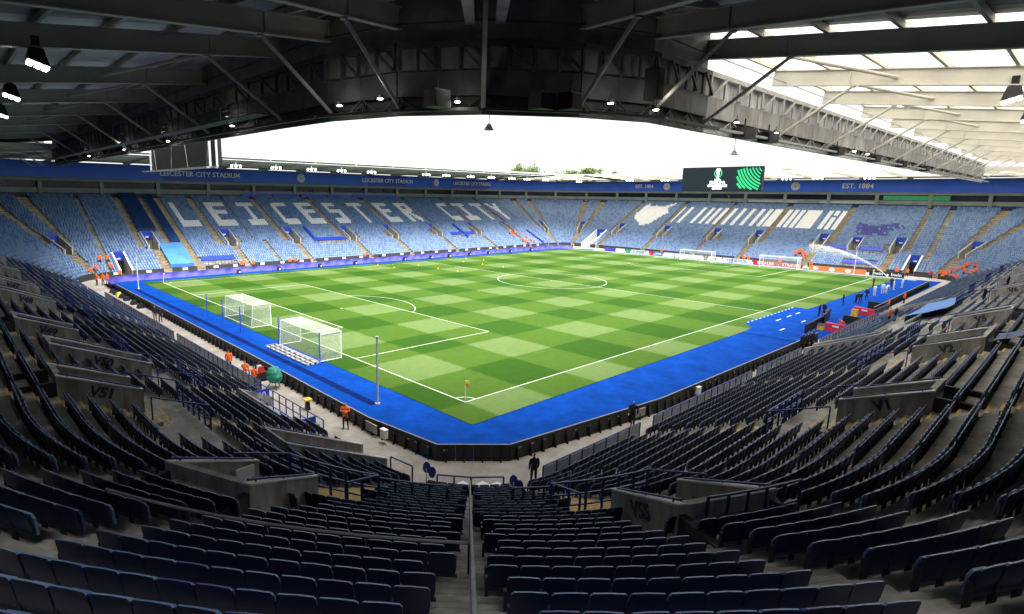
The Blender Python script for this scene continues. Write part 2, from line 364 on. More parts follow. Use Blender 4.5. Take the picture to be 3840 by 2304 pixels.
AISLE += [('N', 19.3, 20.3, 9, 11), ('N', 33.1, 34.1, 9, 11), ('N', 47.1, 48.1, 9, 11), ('N', 55.9, 56.9, 9, 11), ('N', 70.1, 71.1, 9, 11), ('N', 84.4, 85.4, 9, 11)]
AISLE += [('N', 1.2, 2.5, 9, NROW-1), ('N', 5.9, 6.9, 7, NROW-1), ('N', 8.8, 10.3, 0, NROW-1), ('N', 3.2, 4.6, 0, 8)]
AISLE += [('E', a0, a1, 9, NROW-1) for a0, a1 in ((67.7, 69.0), (53.6, 54.8), (39.9, 41.0), (26.1, 27.3), (12.2, 13.4), (-1.9, -.7))]
AISLE += [('E', c-.65, c+.65, 0, 8) for c in (67.3, 53.2, 39.6, 28.8, 14.6, .7)]
AISLE += [('E', 64.2, 65.3, 9, 11), ('E', 50.1, 51.2, 9, 11), ('E', 36.4, 37.5, 9, 11), ('E', 29.7, 30.8, 9, 11), ('E', 15.8, 16.9, 9, 11), ('E', 1.7, 2.8, 9, 11)]
for s_, t0, t1, r0, r1, sg in VOM:
    if s_ in 'WS':
        c = (t0+t1)/2
        AISLE += [(s_, t0-1.25, t0-.12, r0-1, NROW-1), (s_, t0-.2, t0+1.0, 0, r0-4)]
AISLE += [('SW', 224.4, 226.6, 0, NROW-1)]
# empty places without seats: tarps, platforms, landings in front of the vomitories
CLEAR = [('N', 2.5, 5.9, 15, NROW), ('N', 6.9, 8.8, 10, NROW), ('N', 4.6, 8.8, 0, 9), ('N', 10.4, 16.8, 0, 3), ('N', 36.5, 44.5, 7, 9), ('N', 76, 80, 7, 9), ('N', 81, 85, 7, 9),
         ('E', 2.6, 6.9, 7, 9), ('E', 9.1, 13.4, 7, 9), ('E', 2.6, 8.4, 0, 3), ('S', 36, 52, 4, 10)]
for s_, t0, t1, r0, r1, sg in VOM:
    if s_ in 'WS': CLEAR.append((s_, t0-1.4, t1+1.2, r0-3, r0-1))
    if s_ == 'SW': CLEAR.append((s_, t0-5, t1+6, r0-3, r0-1))
    if s_ in 'NE': CLEAR.append((s_, t0-.3, t1+.3, r0-1, r0-1))
CLEAR += [('W', -6, 2.2, 9, 12)]
def hole(sec, t, r):
    for s_, t0, t1, r0, r1, _ in VOM:
        if s_ == sec and t0 < t < t1 and r0 <= r <= r1: return True
    for s_, t0, t1, r1 in TUN:
        if s_ == sec and t0 < t < t1 and r <= r1: return True
    return False
def sections():
    for sec in ('W', 'SW', 'S', 'SE', 'E', 'NE', 'N', 'NW'):
        a, b_ = RANGE[sec]; cuts = {a, b_}
        step = 90/12 if sec in CC else 9.0
        n = int(round((b_-a)/step)); cuts |= {a+(b_-a)*i/n for i in range(n+1)}
        for s_, t0, t1, *_ in VOM+TUN:
            if s_ == sec: cuts |= {max(a, t0), min(b_, t1)}
        cs = sorted(cuts); out = [cs[0]]
        for c in cs[1:]:
            if c-out[-1] > 1e-4: out.append(c)
        yield sec, out
ROWZ0 = 0.0
def p3(sec, t, d, r): x, y = P(sec, t, d); return (x, y, ztread(x, y, r))
names_sec = dict(W='terrace behind the goal with the V47 to V54 walls', S='terrace along the touchline', SW='corner terrace')
for sec, cs in sections():
    tb = MB()
    for t0, t1 in zip(cs, cs[1:]):
        tm = (t0+t1)/2; flip = sec in ('S', 'E') or sec in CC
        for r in range(NROW):
            if hole(sec, tm, r): continue
            d0, d1 = r*ROW, (r+1)*ROW
            a0, a1 = p3(sec, t0, d0, r), p3(sec, t1, d0, r); b0, b1 = p3(sec, t0, d1, r), p3(sec, t1, d1, r)
            tb.poly([a0, b0, b1, a1] if not flip else [a0, a1, b1, b0], 'terrace_concrete')
            if r == 0 or hole(sec, tm, r-1): z0, z1 = -.05, -.05
            else: z0, z1 = ztread(a0[0], a0[1], r-1), ztread(a1[0], a1[1], r-1)
            tb.poly([(a0[0], a0[1], z0), (a1[0], a1[1], z1), a1, a0], 'terrace_concrete')
        # top gangway
        r = NROW-1; a0, a1 = p3(sec, t0, NROW*ROW, r), p3(sec, t1, NROW*ROW, r); b0, b1 = p3(sec, t0, 27.2, r), p3(sec, t1, 27.2, r)
        tb.poly([a0, b0, b1, a1], 'terrace_concrete')
    o = struct(tb.build('terrace'))
    o['label'] = 'stepped concrete terrace under the seat rows'
    # stair flights with half steps
    for s_, t0, t1, r0, r1 in AISLE:
        if s_ != sec: continue
        st = MB(); near = sec in ('W', 'S', 'SW')
        sm = 'terrace_concrete' if near else 'step_tan'; edge = ('terrace_concrete' if sec == 'SW' and t1-t0 < 3 else 'step_edge') if near else 'step_tan'
        nseg = 3 if sec in CC else 1
        for r in range(r0, r1+1):
            x_, y_ = P(sec, (t0+t1)/2, r*ROW)
            if hole(sec, (t0+t1)/2, r): continue
            for k in range(nseg):
                q0 = t0+(t1-t0)*k/nseg; q1 = t0+(t1-t0)*(k+1)/nseg
                if near: edge = 'terrace_concrete' if sec == 'SW' and (t1-t0 < 3 or r > 17) else 'step_edge'
                za = ztread(x_, y_, r); rise = (ztread(x_, y_, r+1)-za)
                e0, e1 = (r+1)*ROW-.38, (r+1)*ROW+.0
                c = [P(sec, q0, e0), P(sec, q1, e0), P(sec, q1, e1), P(sec, q0, e1)]
                zz = za+rise*.5
                st.hexa([(x, y, za-.02) for x, y in c]+[(x, y, zz) for x, y in c], sm)
                # painted nosing
                c = [P(sec, q0, e0-.01), P(sec, q1, e0-.01), P(sec, q1, e0+(.09 if near else .05)), P(sec, q0, e0+(.09 if near else .05))]
                st.hexa([(x, y, zz-.03) for x, y in c]+[(x, y, zz+.004) for x, y in c], edge)
                if not near:
                    c = [P(sec, q0, r*ROW+.004), P(sec, q1, r*ROW+.004), P(sec, q1, e0-.02), P(sec, q0, e0-.02)]
                    st.poly([(x, y, za+.006) for x, y in c], 'step_tan')
                else:
                    c = [P(sec, q0, r*ROW+.004), P(sec, q1, r*ROW+.004), P(sec, q1, r*ROW+.1), P(sec, q0, r*ROW+.1)]
                    st.poly([(x, y, za+.006) for x, y in c], edge)
        if st.f: st.build('stair_flight', o)

# ================================================================ SEATS
def in_any(lst, sec, t, r):
    for s_, t0, t1, r0, r1 in lst:
        if s_ == sec and t0 < t < t1 and r0 <= r <= r1: return True
    return False
LET = [('L', 10.9, 4.0), ('E', 18.1, 4.1), ('I', 24.9, 4.1), ('C', 32.8, 3.7), ('E', 39.1, 4.1), ('S', 46.3, 3.8), ('T', 53.2, 4.2), ('E', 61.4, 4.1), ('R', 68.5, 4.1), ('C', 83.2, 3.8), ('I', 89.4, 4.4), ('T', 96.6, 4.6), ('Y', 103.4, 4.8)]
def glyph(c, u, v):
    L_, B_, T_ = u < .3, v < .17, v > .83; mid = .42 < v < .6; Rr = u > .7
    if c == 'L': return L_ or B_
    if c == 'E': return L_ or B_ or T_ or (mid and u < .9)
    if c == 'I': return .34 < u < .66 or B_ or T_
    if c == 'T': return .34 < u < .66 or T_
    if c == 'C': return (L_ and .08 < v < .92) or ((B_ or T_) and u > .12)
    if c == 'S': return ((B_ or T_) and .05 < u < .95) or mid or (L_ and v > .5 and v < .93) or (Rr and v < .5 and v > .07)
    if c == 'R': return L_ or (T_ and u < .88) or (mid and u < .88) or (u > .68 and .55 < v < .93) or (abs(u-(.5+(.42-v)*1.0)) < .18 and v <= .45)
    if c == 'Y': return (.36 < u < .64 and v < .5) or (v >= .45 and abs(abs(u-.5)-(v-.45)*.75) < .17)
MAPP = [(65.8, 24.6), (64.5, 22.3), (62.5, 22.6), (60.5, 21.8), (57.4, 24.4), (57.1, 23.2), (58.4, 21.5), (56.9, 19), (58.3, 14.8), (59.3, 12.1), (61.7, 11.3), (62.6, 13), (65.6, 15.2), (66.4, 18), (65.9, 21)]
INDIGO = [(10, 17.5), (7, 16), (2, 17.8), (1, 15.5), (4, 14.5), (3, 12.5), (8, 12), (9.5, 13.5)]
BARS = [53.5, 51.4, 47.6, 45.2, 43.4, 41.6, 39.2, 36.9, 34.5, 32.2, 30.25, 29.0, 27.9, 25.7, 24.35, 22.95, 16.8, 15.45, 13.85]
def inside(poly, x, y):
    c = False; n = len(poly)
    for i in range(n):
        (x0, y0), (x1, y1) = poly[i], poly[(i+1) % n]
        if (y0 > y) != (y1 > y) and x < (x1-x0)*(y-y0)/(y1-y0)+x0: c = not c
    return c
def seat_colour(sec, t, d):
    if sec == 'N' and 13.4 < d < 22.5:
        for c, x0, w in LET:
            if x0 <= t <= x0+w and glyph(c, (t-x0)/w, (d-13.4)/9.1): return 4
    if sec == 'E':
        if inside(MAPP, t, d): return 4
        if 14.1 < d < 21.8:
            if 18.8 < t < 21.8: return 4
            if 14.3 < t < 16.4 and 19.4 < d < 19.9: return 0
            if any(abs(t-b_) < .48 for b_ in BARS): return 4
        if inside(INDIGO, t, d) and random.random() < .85: return 3
    q = random.random()
    if sec in ('N', 'E', 'NE', 'NW', 'SE'): return 0 if q < .35 else 1
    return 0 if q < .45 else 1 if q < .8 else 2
SEATS = []       # x, y, z, heading, colour
SP = .465
for sec in ('W', 'SW', 'S', 'SE', 'E', 'NE', 'N', 'NW'):
    a, b_ = RANGE[sec]
    for r in range(NROW):
        d = r*ROW+.5
        step = SP if sec not in CC else math.degrees(SP/(RR+d))
        n = int((b_-a)/step); off = (b_-a-n*step)/2
        for i in range(n):
            t = a+off+(i+.5)*step
            if hole(sec, t, r) or in_any(AISLE, sec, t, r) or in_any(CLEAR, sec, t, r): continue
            x, y = P(sec, t, d)
            if math.hypot(x-CAM[0], y-CAM[1]) < 1.6: continue
            if sec in ('E',) and abs(t+5.05) < .28 and r > 5: continue
            if sec == 'N' and (abs(t+4.5) < .28 and r > 5 or abs(t-23) < .3 and r > 10 or abs(t-25) < .3 and r < 10): continue
            if sec == 'NE' and abs(t-45.5) < .5: continue
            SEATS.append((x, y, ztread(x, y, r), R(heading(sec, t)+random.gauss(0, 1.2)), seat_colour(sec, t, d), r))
SE = np.array(SEATS)
dist = np.linalg.norm(SE[:, :3]+[0, 0, .6]-CAM, axis=1)
rel = SE[:, :3]+[0, 0, .6]-CAM; zc = rel@FW; px = 1920+OFFX+FPX*(rel@RT)/np.maximum(zc, .01); py = 1152-FPX*(rel@UP)/np.maximum(zc, .01)
inframe = (zc > .5) & (px > -1500) & (px < 5400) & (py < 3600)   # a margin of seats beyond the frame
vis = (zc > .5) & (px > -40) & (px < 3880) & (py > 0) & (py < 2330)
order = np.argsort(np.where(vis, dist, 1e9))[:300]
single = np.zeros(len(SE), bool); single[order] = True
# seat templates; local axes: +x looks at the pitch, y along the row
def slab(pts_yz, x0, x1, lean, tilt=.0):          # outline in (y,z) extruded along x, leaning back with height
    v = []; n = len(pts_yz)
    for x in (x0, x1):
        for y, z in pts_yz: v.append((x-lean*(z-.45), y, z-(tilt if x == x1 and z > .8 else 0)))
    f = [tuple(range(n)), tuple(range(2*n-1, n-1, -1))]+[(i, n+i, n+(i+1) % n, (i+1) % n) for i in range(n)]
    return v, f
back_out = [(-.2, .44), (.2, .44), (.224, .6), (.222, .835), (.195, .868), (0, .876), (-.195, .868), (-.222, .835), (-.224, .6)]
pan_out = [(-.185, .36), (.185, .36), (.19, .66), (.12, .74), (-.12, .74), (-.19, .66)]
def near_t():
    bv, bf = slab(back_out, -.15, -.12, .18, .005); pv, pf = slab(pan_out, -.06, -.02, .1)
    m = MB(); m.box((-.17, .208, 0), (-.09, .257, .62), 'seat_post'); m.box((-.16, -.232, .40), (-.12, .208, .45), 'seat_post')
    return (bv, bf), (pv, pf), (m.v, m.f)
def far_t():
    m = MB(); m.hexa([(-.16, -.205, .42), (-.12, -.205, .42), (-.12, .205, .42), (-.16, .205, .42), (-.24, -.205, .86), (-.2, -.205, .86), (-.2, .205, .86), (-.24, .205, .86)], 'seat_mid')
    q = MB(); q.hexa([(-.06, -.2, .34), (-.02, -.2, .34), (-.02, .2, .34), (-.06, .2, .34), (-.10, -.2, .72), (-.06, -.2, .72), (-.06, .2, .72), (-.10, .2, .72)], 'seat_mid')
    return (m.v, m.f[1:]), (q.v, q.f[1:])
NB, NP, NO = near_t(); FB, FP = far_t()
NBM = [6, -1]+[-1 if min(back_out[i][1], back_out[(i+1) % len(back_out)][1]) > .83 else 6 for i in range(len(back_out))]   # dark rear shell; front in the seat's blue, rim too as a painted highlight line
SM = ['seat_mid', 'seat_faded', 'seat_navy', 'seat_indigo', 'seat_white', 'seat_post', 'seat_shell']
V_, L_, LT_, MI_ = [], [], [], []; vo = 0
def add_inst(vs_, fs, S, post=None):
    global vo
    vs_ = np.array(vs_); n = len(vs_); k = len(S)
    if k == 0: return
    c, s = np.cos(S[:, 3])[:, None], np.sin(S[:, 3])[:, None]
    X = vs_[None, :, 0]*c-vs_[None, :, 1]*s+S[:, 0][:, None]; Y = vs_[None, :, 0]*s+vs_[None, :, 1]*c+S[:, 1][:, None]; Zz = vs_[None, :, 2]+S[:, 2][:, None]
    V_.append(np.stack([X, Y, Zz], -1).reshape(-1, 3))
    lp = np.concatenate([np.array(f) for f in fs]); lt = np.array([len(f) for f in fs])
    L_.append((lp[None]+(vo+np.arange(k)*n)[:, None]).ravel()); LT_.append(np.tile(lt, k))
    mi = np.repeat(S[:, 4].astype(int), len(fs)).reshape(k, len(fs))
    if post is not None: ov = np.array(post); mi = np.where(ov[None] >= 0, ov[None], mi)
    MI_.append(mi.ravel()); vo += n*k
mass = SE[inframe & ~single]; dm = dist[inframe & ~single]
nearS, farS = mass[dm < 62], mass[dm >= 62]
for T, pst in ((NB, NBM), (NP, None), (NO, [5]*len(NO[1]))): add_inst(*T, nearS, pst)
for T in (FB, FP): add_inst(*T, farS)
V = np.concatenate(V_); Lp = np.concatenate(L_); Lt = np.concatenate(LT_); Mi = np.concatenate(MI_)
me = bpy.data.meshes.new('seats'); me.vertices.add(len(V)); me.vertices.foreach_set('co', V.ravel())
me.loops.add(len(Lp)); me.loops.foreach_set('vertex_index', Lp.astype(np.int32)); me.polygons.add(len(Lt))
me.polygons.foreach_set('loop_start', np.concatenate([[0], np.cumsum(Lt)[:-1]]).astype(np.int32))
for n_ in SM: me.materials.append(MATS[n_])
me.polygons.foreach_set('material_index', Mi.astype(np.int32)); me.update(calc_edges=True); me.validate()
so = link('stadium_seats', me); tag(so, 'thousands of blue tip-up seats filling the stands round the pitch', 'seats', kind='stuff')
print('SEATS', len(SE), 'near', len(nearS), 'far', len(farS), 'tris', int((Lt-2).sum()))
def tm(T, name, m, over=None):
    me = bpy.data.meshes.new(name); me.from_pydata(T[0], [], T[1]); me.materials.append(MATS[m])
    if over: me.materials.append(MATS['seat_shell']); me.polygons.foreach_set('material_index', [1 if q == 6 else 0 for q in over])
    me.update(); return me
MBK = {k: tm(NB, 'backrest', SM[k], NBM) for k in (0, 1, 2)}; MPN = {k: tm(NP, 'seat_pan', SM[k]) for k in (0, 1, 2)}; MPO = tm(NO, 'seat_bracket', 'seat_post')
for i in order:
    x, y, z, hd, c, r = SE[i]; c = int(c)
    e = empty('tip_up_seat', (x, y, z), 'dark navy tip-up seat with folded pan in the shaded back rows', 'seat', 'seats in the shaded back rows of the corner stand', hd)
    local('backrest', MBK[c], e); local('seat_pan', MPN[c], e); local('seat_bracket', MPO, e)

# ================================================================ VOMITORIES AND TUNNELS
mat('coping', (.62, .60, .56), .8, .12, 1.5, .2)
def nrm(a): a = Vector(a); return a.normalized()
def wall_slab(b, sec, t, th, d0, d1, zb, za0, za1, m):     # wall running up the rake at t, thickness th (in t units)
    c = [P(sec, t-th/2, d0), P(sec, t+th/2, d0), P(sec, t+th/2, d1), P(sec, t-th/2, d1)]
    b.hexa([(x, y, zb) for x, y in c]+[(c[0][0], c[0][1], za0), (c[1][0], c[1][1], za0), (c[2][0], c[2][1], za1), (c[3][0], c[3][1], za1)], m)
WHERE = dict(W='in the terrace behind the two nearby goals', S='in the terrace beside the dugouts', SW='in the shaded corner stand', N='below the big white seat letters', E='below the white map and bars of seats', NE='in the corner between the letters and the map', SE='in the corner past the dugouts', NW='in the corner past the corner flag and blue tarps')
cnt = {}
for sec, t0, t1, r0, r1, sg in VOM:
    near = sec in ('W', 'S', 'SW'); ang = sec in CC; tm_ = (t0+t1)/2
    d0, d1 = r0*ROW, (r1+1)*ROW; x0, y0 = P(sec, tm_, d0); zf = ztread(x0, y0, r0-1)+.02
    cnt[sec] = cnt.get(sec, 0)+1
    lab = f'concrete stairway mouth marked {sg} on its side wall' if sg and sg != 'V54' and sg != 'V6' else None
    nb = dict(N=['beside the dark blue tarps', 'under the first E', 'under the first C', 'between the second E and the S', 'between the T and the third E', 'after the R', 'under the I of the second word', 'under the last T'],
              E=['below the white county map', 'below the first white bars', 'below the middle white bars', 'below the bars before the solid block', 'below the last white bars', 'between two blue topped platforms', 'next to the far corner tunnel'])
    if not lab:
        if sec in nb: lab = 'blue topped stairway mouth '+nb[sec][cnt[sec]-1]
        elif sec == 'SW': lab = 'concrete stairway mouth with a red and white notice in the shaded corner'
        elif sec == 'NE': lab = ['blue topped stairway mouth in the far bend beside the tunnel ramp', 'blue topped stairway mouth past the last Y letter'][cnt[sec]-1]
        elif sec in ('SE', 'NW'): lab = 'blue topped stairway mouth '+WHERE[sec]
        else: lab = {'W6': 'concrete stairway mouth two along from V47', 'W7': 'concrete stairway mouth by the end of the terrace past V47', 'S4': 'concrete stairway mouth above the light blue tarp', 'S5': 'concrete stairway mouth beyond the light blue tarp', 'S6': 'concrete stairway mouth two beyond the light blue tarp', 'S7': 'concrete stairway mouth at the end of the dugout side terrace'}.get(sec+str(cnt[sec]), 'concrete stairway mouth '+WHERE[sec])
    root = empty('vomitory', (x0, y0, zf), lab, 'stairway', 'stairway mouths in the stands')
    th = .2 if not ang else math.degrees(.2/(RR+d0))
    zA, zB = (ztread(*P(sec, tm_, d0), r0)+1.0, ztread(*P(sec, tm_, d1), r1)+1.15) if near else (ztread(*P(sec, tm_, d0), r0)+.8, ztread(*P(sec, tm_, d1), r1)+1.0)
    for t in (t0, t1):
        w = MB(); wall_slab(w, sec, t, th, d0, d1, zf-.3, zA, zB, 'concrete'); so_ = w.build('side_wall', root)
        if near:
            hr = MB(); a = P(sec, t, d0+.1); c = P(sec, t, d1-.1); hr.beam((*a, zA+.1), (*c, zB+.1), .05, .05, 'blue_rail')
            for f in (.1, .5, .9): q = Vector((*a, zA)).lerp(Vector((*c, zB)), f); hr.beam(q-Vector((0, 0, .05)), q+Vector((0, 0, .1)), .04, .04, 'blue_rail')
            hr.build('handrail', so_); cp = MB(); cp.beam((*P(sec, t, d0), zA+.02), (*P(sec, t, d1), zB+.02), .26, .05, 'coping'); cp.build('coping', so_)
        else:
            hr = MB(); a = P(sec, t, d0+.05); c = P(sec, t, d1-.05); hr.beam((*a, zA+.03), (*c, zB+.03), .14, .05, 'glass_panel'); hr.build('coping', so_)
    fl = MB(); c = [P(sec, t0, d0-.02), P(sec, t1, d0-.02), P(sec, t1, d1+1.4), P(sec, t0, d1+1.4)]; fl.poly([(x, y, zf) for x, y in c], 'concrete' if near else 'terrace_concrete'); fl.build('landing', root)
    pb = MB(); wall_slab(pb, sec, tm_, (t1-t0)-th, d1-.22, d1-.02, zf+2.1, zB, zB, 'concrete'); pb.build('lintel', root)
    pv = MB()     # passage behind; its darkness is painted as a black end wall
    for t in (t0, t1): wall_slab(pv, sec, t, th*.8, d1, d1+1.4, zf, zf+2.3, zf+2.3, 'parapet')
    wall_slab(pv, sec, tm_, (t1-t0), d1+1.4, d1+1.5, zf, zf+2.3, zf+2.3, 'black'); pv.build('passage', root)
    if not near:
        sgm = MB(); wall_slab(sgm, sec, tm_, (t1-t0)-th*1.2, d1-.32, d1-.24, zf+1.95, zB+.12, zB+.12, 'sign_blue'); sp_ = sgm.build('sign_panel', root)
        tg = MB(); wall_slab(tg, sec, tm_, (t1-t0)*.3, d1-.35, d1-.33, zf+2.1, zf+2.4, zf+2.4, 'white'); tg.build('exit_plate', sp_)
        for te in (t0+th*.9, t1-th*.9): fr = MB(); wall_slab(fr, sec, te, th*.5, d0-.05, d0+.05, zf, zA, zA, 'white'); fr.build('end_post', root)
    else:
        st = MB()
        for i in range(3):
            e0 = d0-.35*(3-i)+.3; wt = (t1-t0) if not ang else (t1-t0)
            tt = t0-.6 if not ang else t0-2.0; hz = zf-.02+.0
            wall_slab(st, sec, tm_, (t1-t0)*.9, d0-.34*(i+1), d0-.34*i, zf-.9, zf-.14*i, zf-.14*i, 'concrete')
            wall_slab(st, sec, tm_, (t1-t0)*.9, d0-.34*(i+1)-.005, d0-.34*(i+1)+.05, zf-.14*i-.02, zf-.14*i+.004, zf-.14*i+.004, 'step_edge')
        st.build('step', root)
        # blue guard rail at the front of the landing
        rl = MB(); dr = (r0-3)*ROW-.05; zr = ztread(*P(sec, tm_, dr), r0-3)
        ta, tb_ = (t0-1.2, t1+1.2) if not ang else (t0-4, t1+4); n = 6
        pts = [P(sec, ta+(tb_-ta)*i/n, dr) for i in range(n+1)]
        for p in pts: rl.beam((*p, zr-.3), (*p, zr+1.1), .07, .07, 'blue_rail')
        for a, c in zip(pts, pts[1:]):
            for hh in (.25, .65, 1.1): rl.beam((*a, zr+hh), (*c, zr+hh), .05, .05, 'blue_rail')
        for tt in (ta, tb_):
            q = P(sec, tt, d0); rl.beam((*P(sec, tt, dr), zr+1.1), (*q, zf+1.3), .05, .05, 'blue_rail'); rl.beam((*q, zf), (*q, zf+1.3), .05, .05, 'blue_rail')
        rl.build('guard_rail', root)
    if sg:
        side = t0 if sec in ('W', 'S') or sg == 'V55' else t1
        off = -(th/2+ (.012 if not ang else .05)); off = off if side == t0 else -off
        dm_ = (d0+d1)/2; a = Vector((*P(sec, side+off, dm_-.5), (zA+zB)/2-.25)); zs = (zB-zA)
        if sg == 'V54': continue
        if sec == 'W': rt = (d1-d0, 0, -zs)
        elif sec == 'S': rt = (0, -(d1-d0), zs)
        else:
            u_ = Vector((*P(sec, t0, d1), 0))-Vector((*P(sec, t0, d0), 0)); rt = (u_.x, u_.y, zs)
        pos = Vector((*P(sec, side+off, dm_), zA+(zB-zA)*.5-.4)); text('lettering', sg, pos, rt, Vector((0, 0, 1))-nrm(rt)*nrm(rt).z, .58, 'letter_dark', root, .004, bold=.026)
    elif sec == 'SW': pass
# notice on the V54 wall
for o in list(col.objects):
    if o.get('label', '').startswith('concrete stairway mouth with a red'):
        b = MB(); wall_slab(b, 'SW', 199.4+.75, .25, 10.2, 10.9, 5.05, 5.75, 5.85, 'white'); n_ = b.build('notice', o)
        b = MB(); wall_slab(b, 'SW', 199.4+.92, .1, 10.22, 10.88, 5.08, 5.38, 5.4, 'red'); b.build('notice_band', n_)

for i_, (sec, t0, t1, r1) in enumerate(TUN):
    tm_ = (t0+t1)/2; d1 = (r1+1)*ROW; x0, y0 = P(sec, tm_, 0); near = sec in ('W', 'S')
    lab = ['players tunnel mouth with blue sign in the corner past the blue tarps', 'tunnel mouth with blue sign beside the spraying water', 'wide tunnel ramp with white walls beside the far corner flag', 'concrete tunnel marked V52 running down to the path', 'grey walled tunnel marked V4 beside the path', 'grey walled tunnel by the red dugout canopies', 'sunken pale blue wheelchair bay with V60 panel'][i_]
    root = empty('tunnel', (x0, y0, 0), lab, 'tunnel')
    wm = 'white' if i_ == 2 else 'concrete'
    for t in (t0, t1):
        w = MB(); zA = .95 if i_ != 6 else .6; zB = ztread(*P(sec, tm_, d1), r1)+(1.0 if i_ != 6 else .75)
        wall_slab(w, sec, t, .2, -.05 if near else 0, d1, -.05, zA, zB, wm); wo = w.build('side_wall', root)
        if near and i_ != 6:
            hr = MB(); hr.beam((*P(sec, t, .2), zA+.1), (*P(sec, t, d1), zB+.1), .05, .05, 'blue_rail'); hr.build('handrail', wo); cp = MB(); cp.beam((*P(sec, t, 0), zA+.02), (*P(sec, t, d1), zB+.02), .26, .05, 'coping'); cp.build('coping', wo)
        elif i_ != 6:
            hr = MB(); hr.beam((*P(sec, t, 0), zA+.05), (*P(sec, t, d1), zB+.05), .26, .08, 'white'); hr.build('coping', wo)
    fl = MB(); c = [P(sec, t0, 0), P(sec, t1, 0), P(sec, t1, d1), P(sec, t0, d1)]
    mat('bay_floor', (.33, .36, .62), .8, .15, .8) if 'bay_floor' not in MATS else None
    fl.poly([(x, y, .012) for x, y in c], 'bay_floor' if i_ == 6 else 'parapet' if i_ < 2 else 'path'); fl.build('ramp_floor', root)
    bk = MB(); wall_slab(bk, sec, tm_, t1-t0, d1-.1, d1, -.05, zB, zB, 'concrete' if i_ in (3, 4, 5, 6) else 'black'); bk.build('back_wall', root)  # far tunnel ends are painted black for the dark opening
    if not near:
        sgm = MB(); wall_slab(sgm, sec, tm_, (t1-t0)-.3, d1-.25, d1-.16, zB-1.5, zB+.15, zB+.15, 'sign_blue'); sp_ = sgm.build('sign_panel', root)
        tg = MB(); wall_slab(tg, sec, tm_, .6, d1-.28, d1-.26, zB-1.2, zB-.95, zB-.95, 'white'); tg.build('exit_plate', sp_)
    if i_ == 3: text('lettering', 'V52', (-12.6, -2.9-.115, .95), (1, 0, -.42), (.38, 0, .92), .62, 'letter_dark', root, .004, bold=.01)
    if i_ == 4: text('lettering', 'V4', (31.7-.115, -13.6, 1.1), (0, -1, .42), (0, .38, .92), .8, 'letter_dark', root, .004, bold=.01)
    if i_ == 6:
        pn = MB(); pn.box((-12.5, 7.83, .5), (-10.6, 7.90, 1.25), 'sign_blue'); po = pn.build('blue_panel', root); text('lettering', 'V60', (-11.3, 7.82, .88), (1, 0, 0), (0, 0, 1), .6, 'letter_white', po, .004)
        pn = MB(); pn.box((-12.3, 1.72, .3), (-10.6, 1.78, 1.15), 'sign_blue'); pn.build('blue_panel', root)
        rl = MB()
        for xx in (-10.45,):
            pts = [(xx, y) for y in np.linspace(1.0, 9.5, 10)]
            for p in pts: rl.beam((*p, 0), (*p, 1.1), .06, .06, 'blue_rail')
            for hh in (.55, 1.1): rl.beam((*pts[0], hh), (*pts[-1], hh), .05, .05, 'blue_rail')
        pts = [(-11.6, y) for y in np.linspace(2.2, 7.0, 6)]
        for p in pts: rl.beam((*p, 0), (*p, 1.0), .06, .06, 'blue_rail')
        for hh in (.5, 1.0): rl.beam((*pts[0], hh), (*pts[-1], hh), .045, .045, 'blue_rail')
        rl.beam((-11.6, 9.5, 1.1), (-10.45, 9.5, 1.1), .05, .05, 'blue_rail'); rl.beam((-11.6, 9.5, 0), (-11.6, 9.5, 1.1), .06, .06, 'blue_rail')
        rl.build('guard_rail', root)

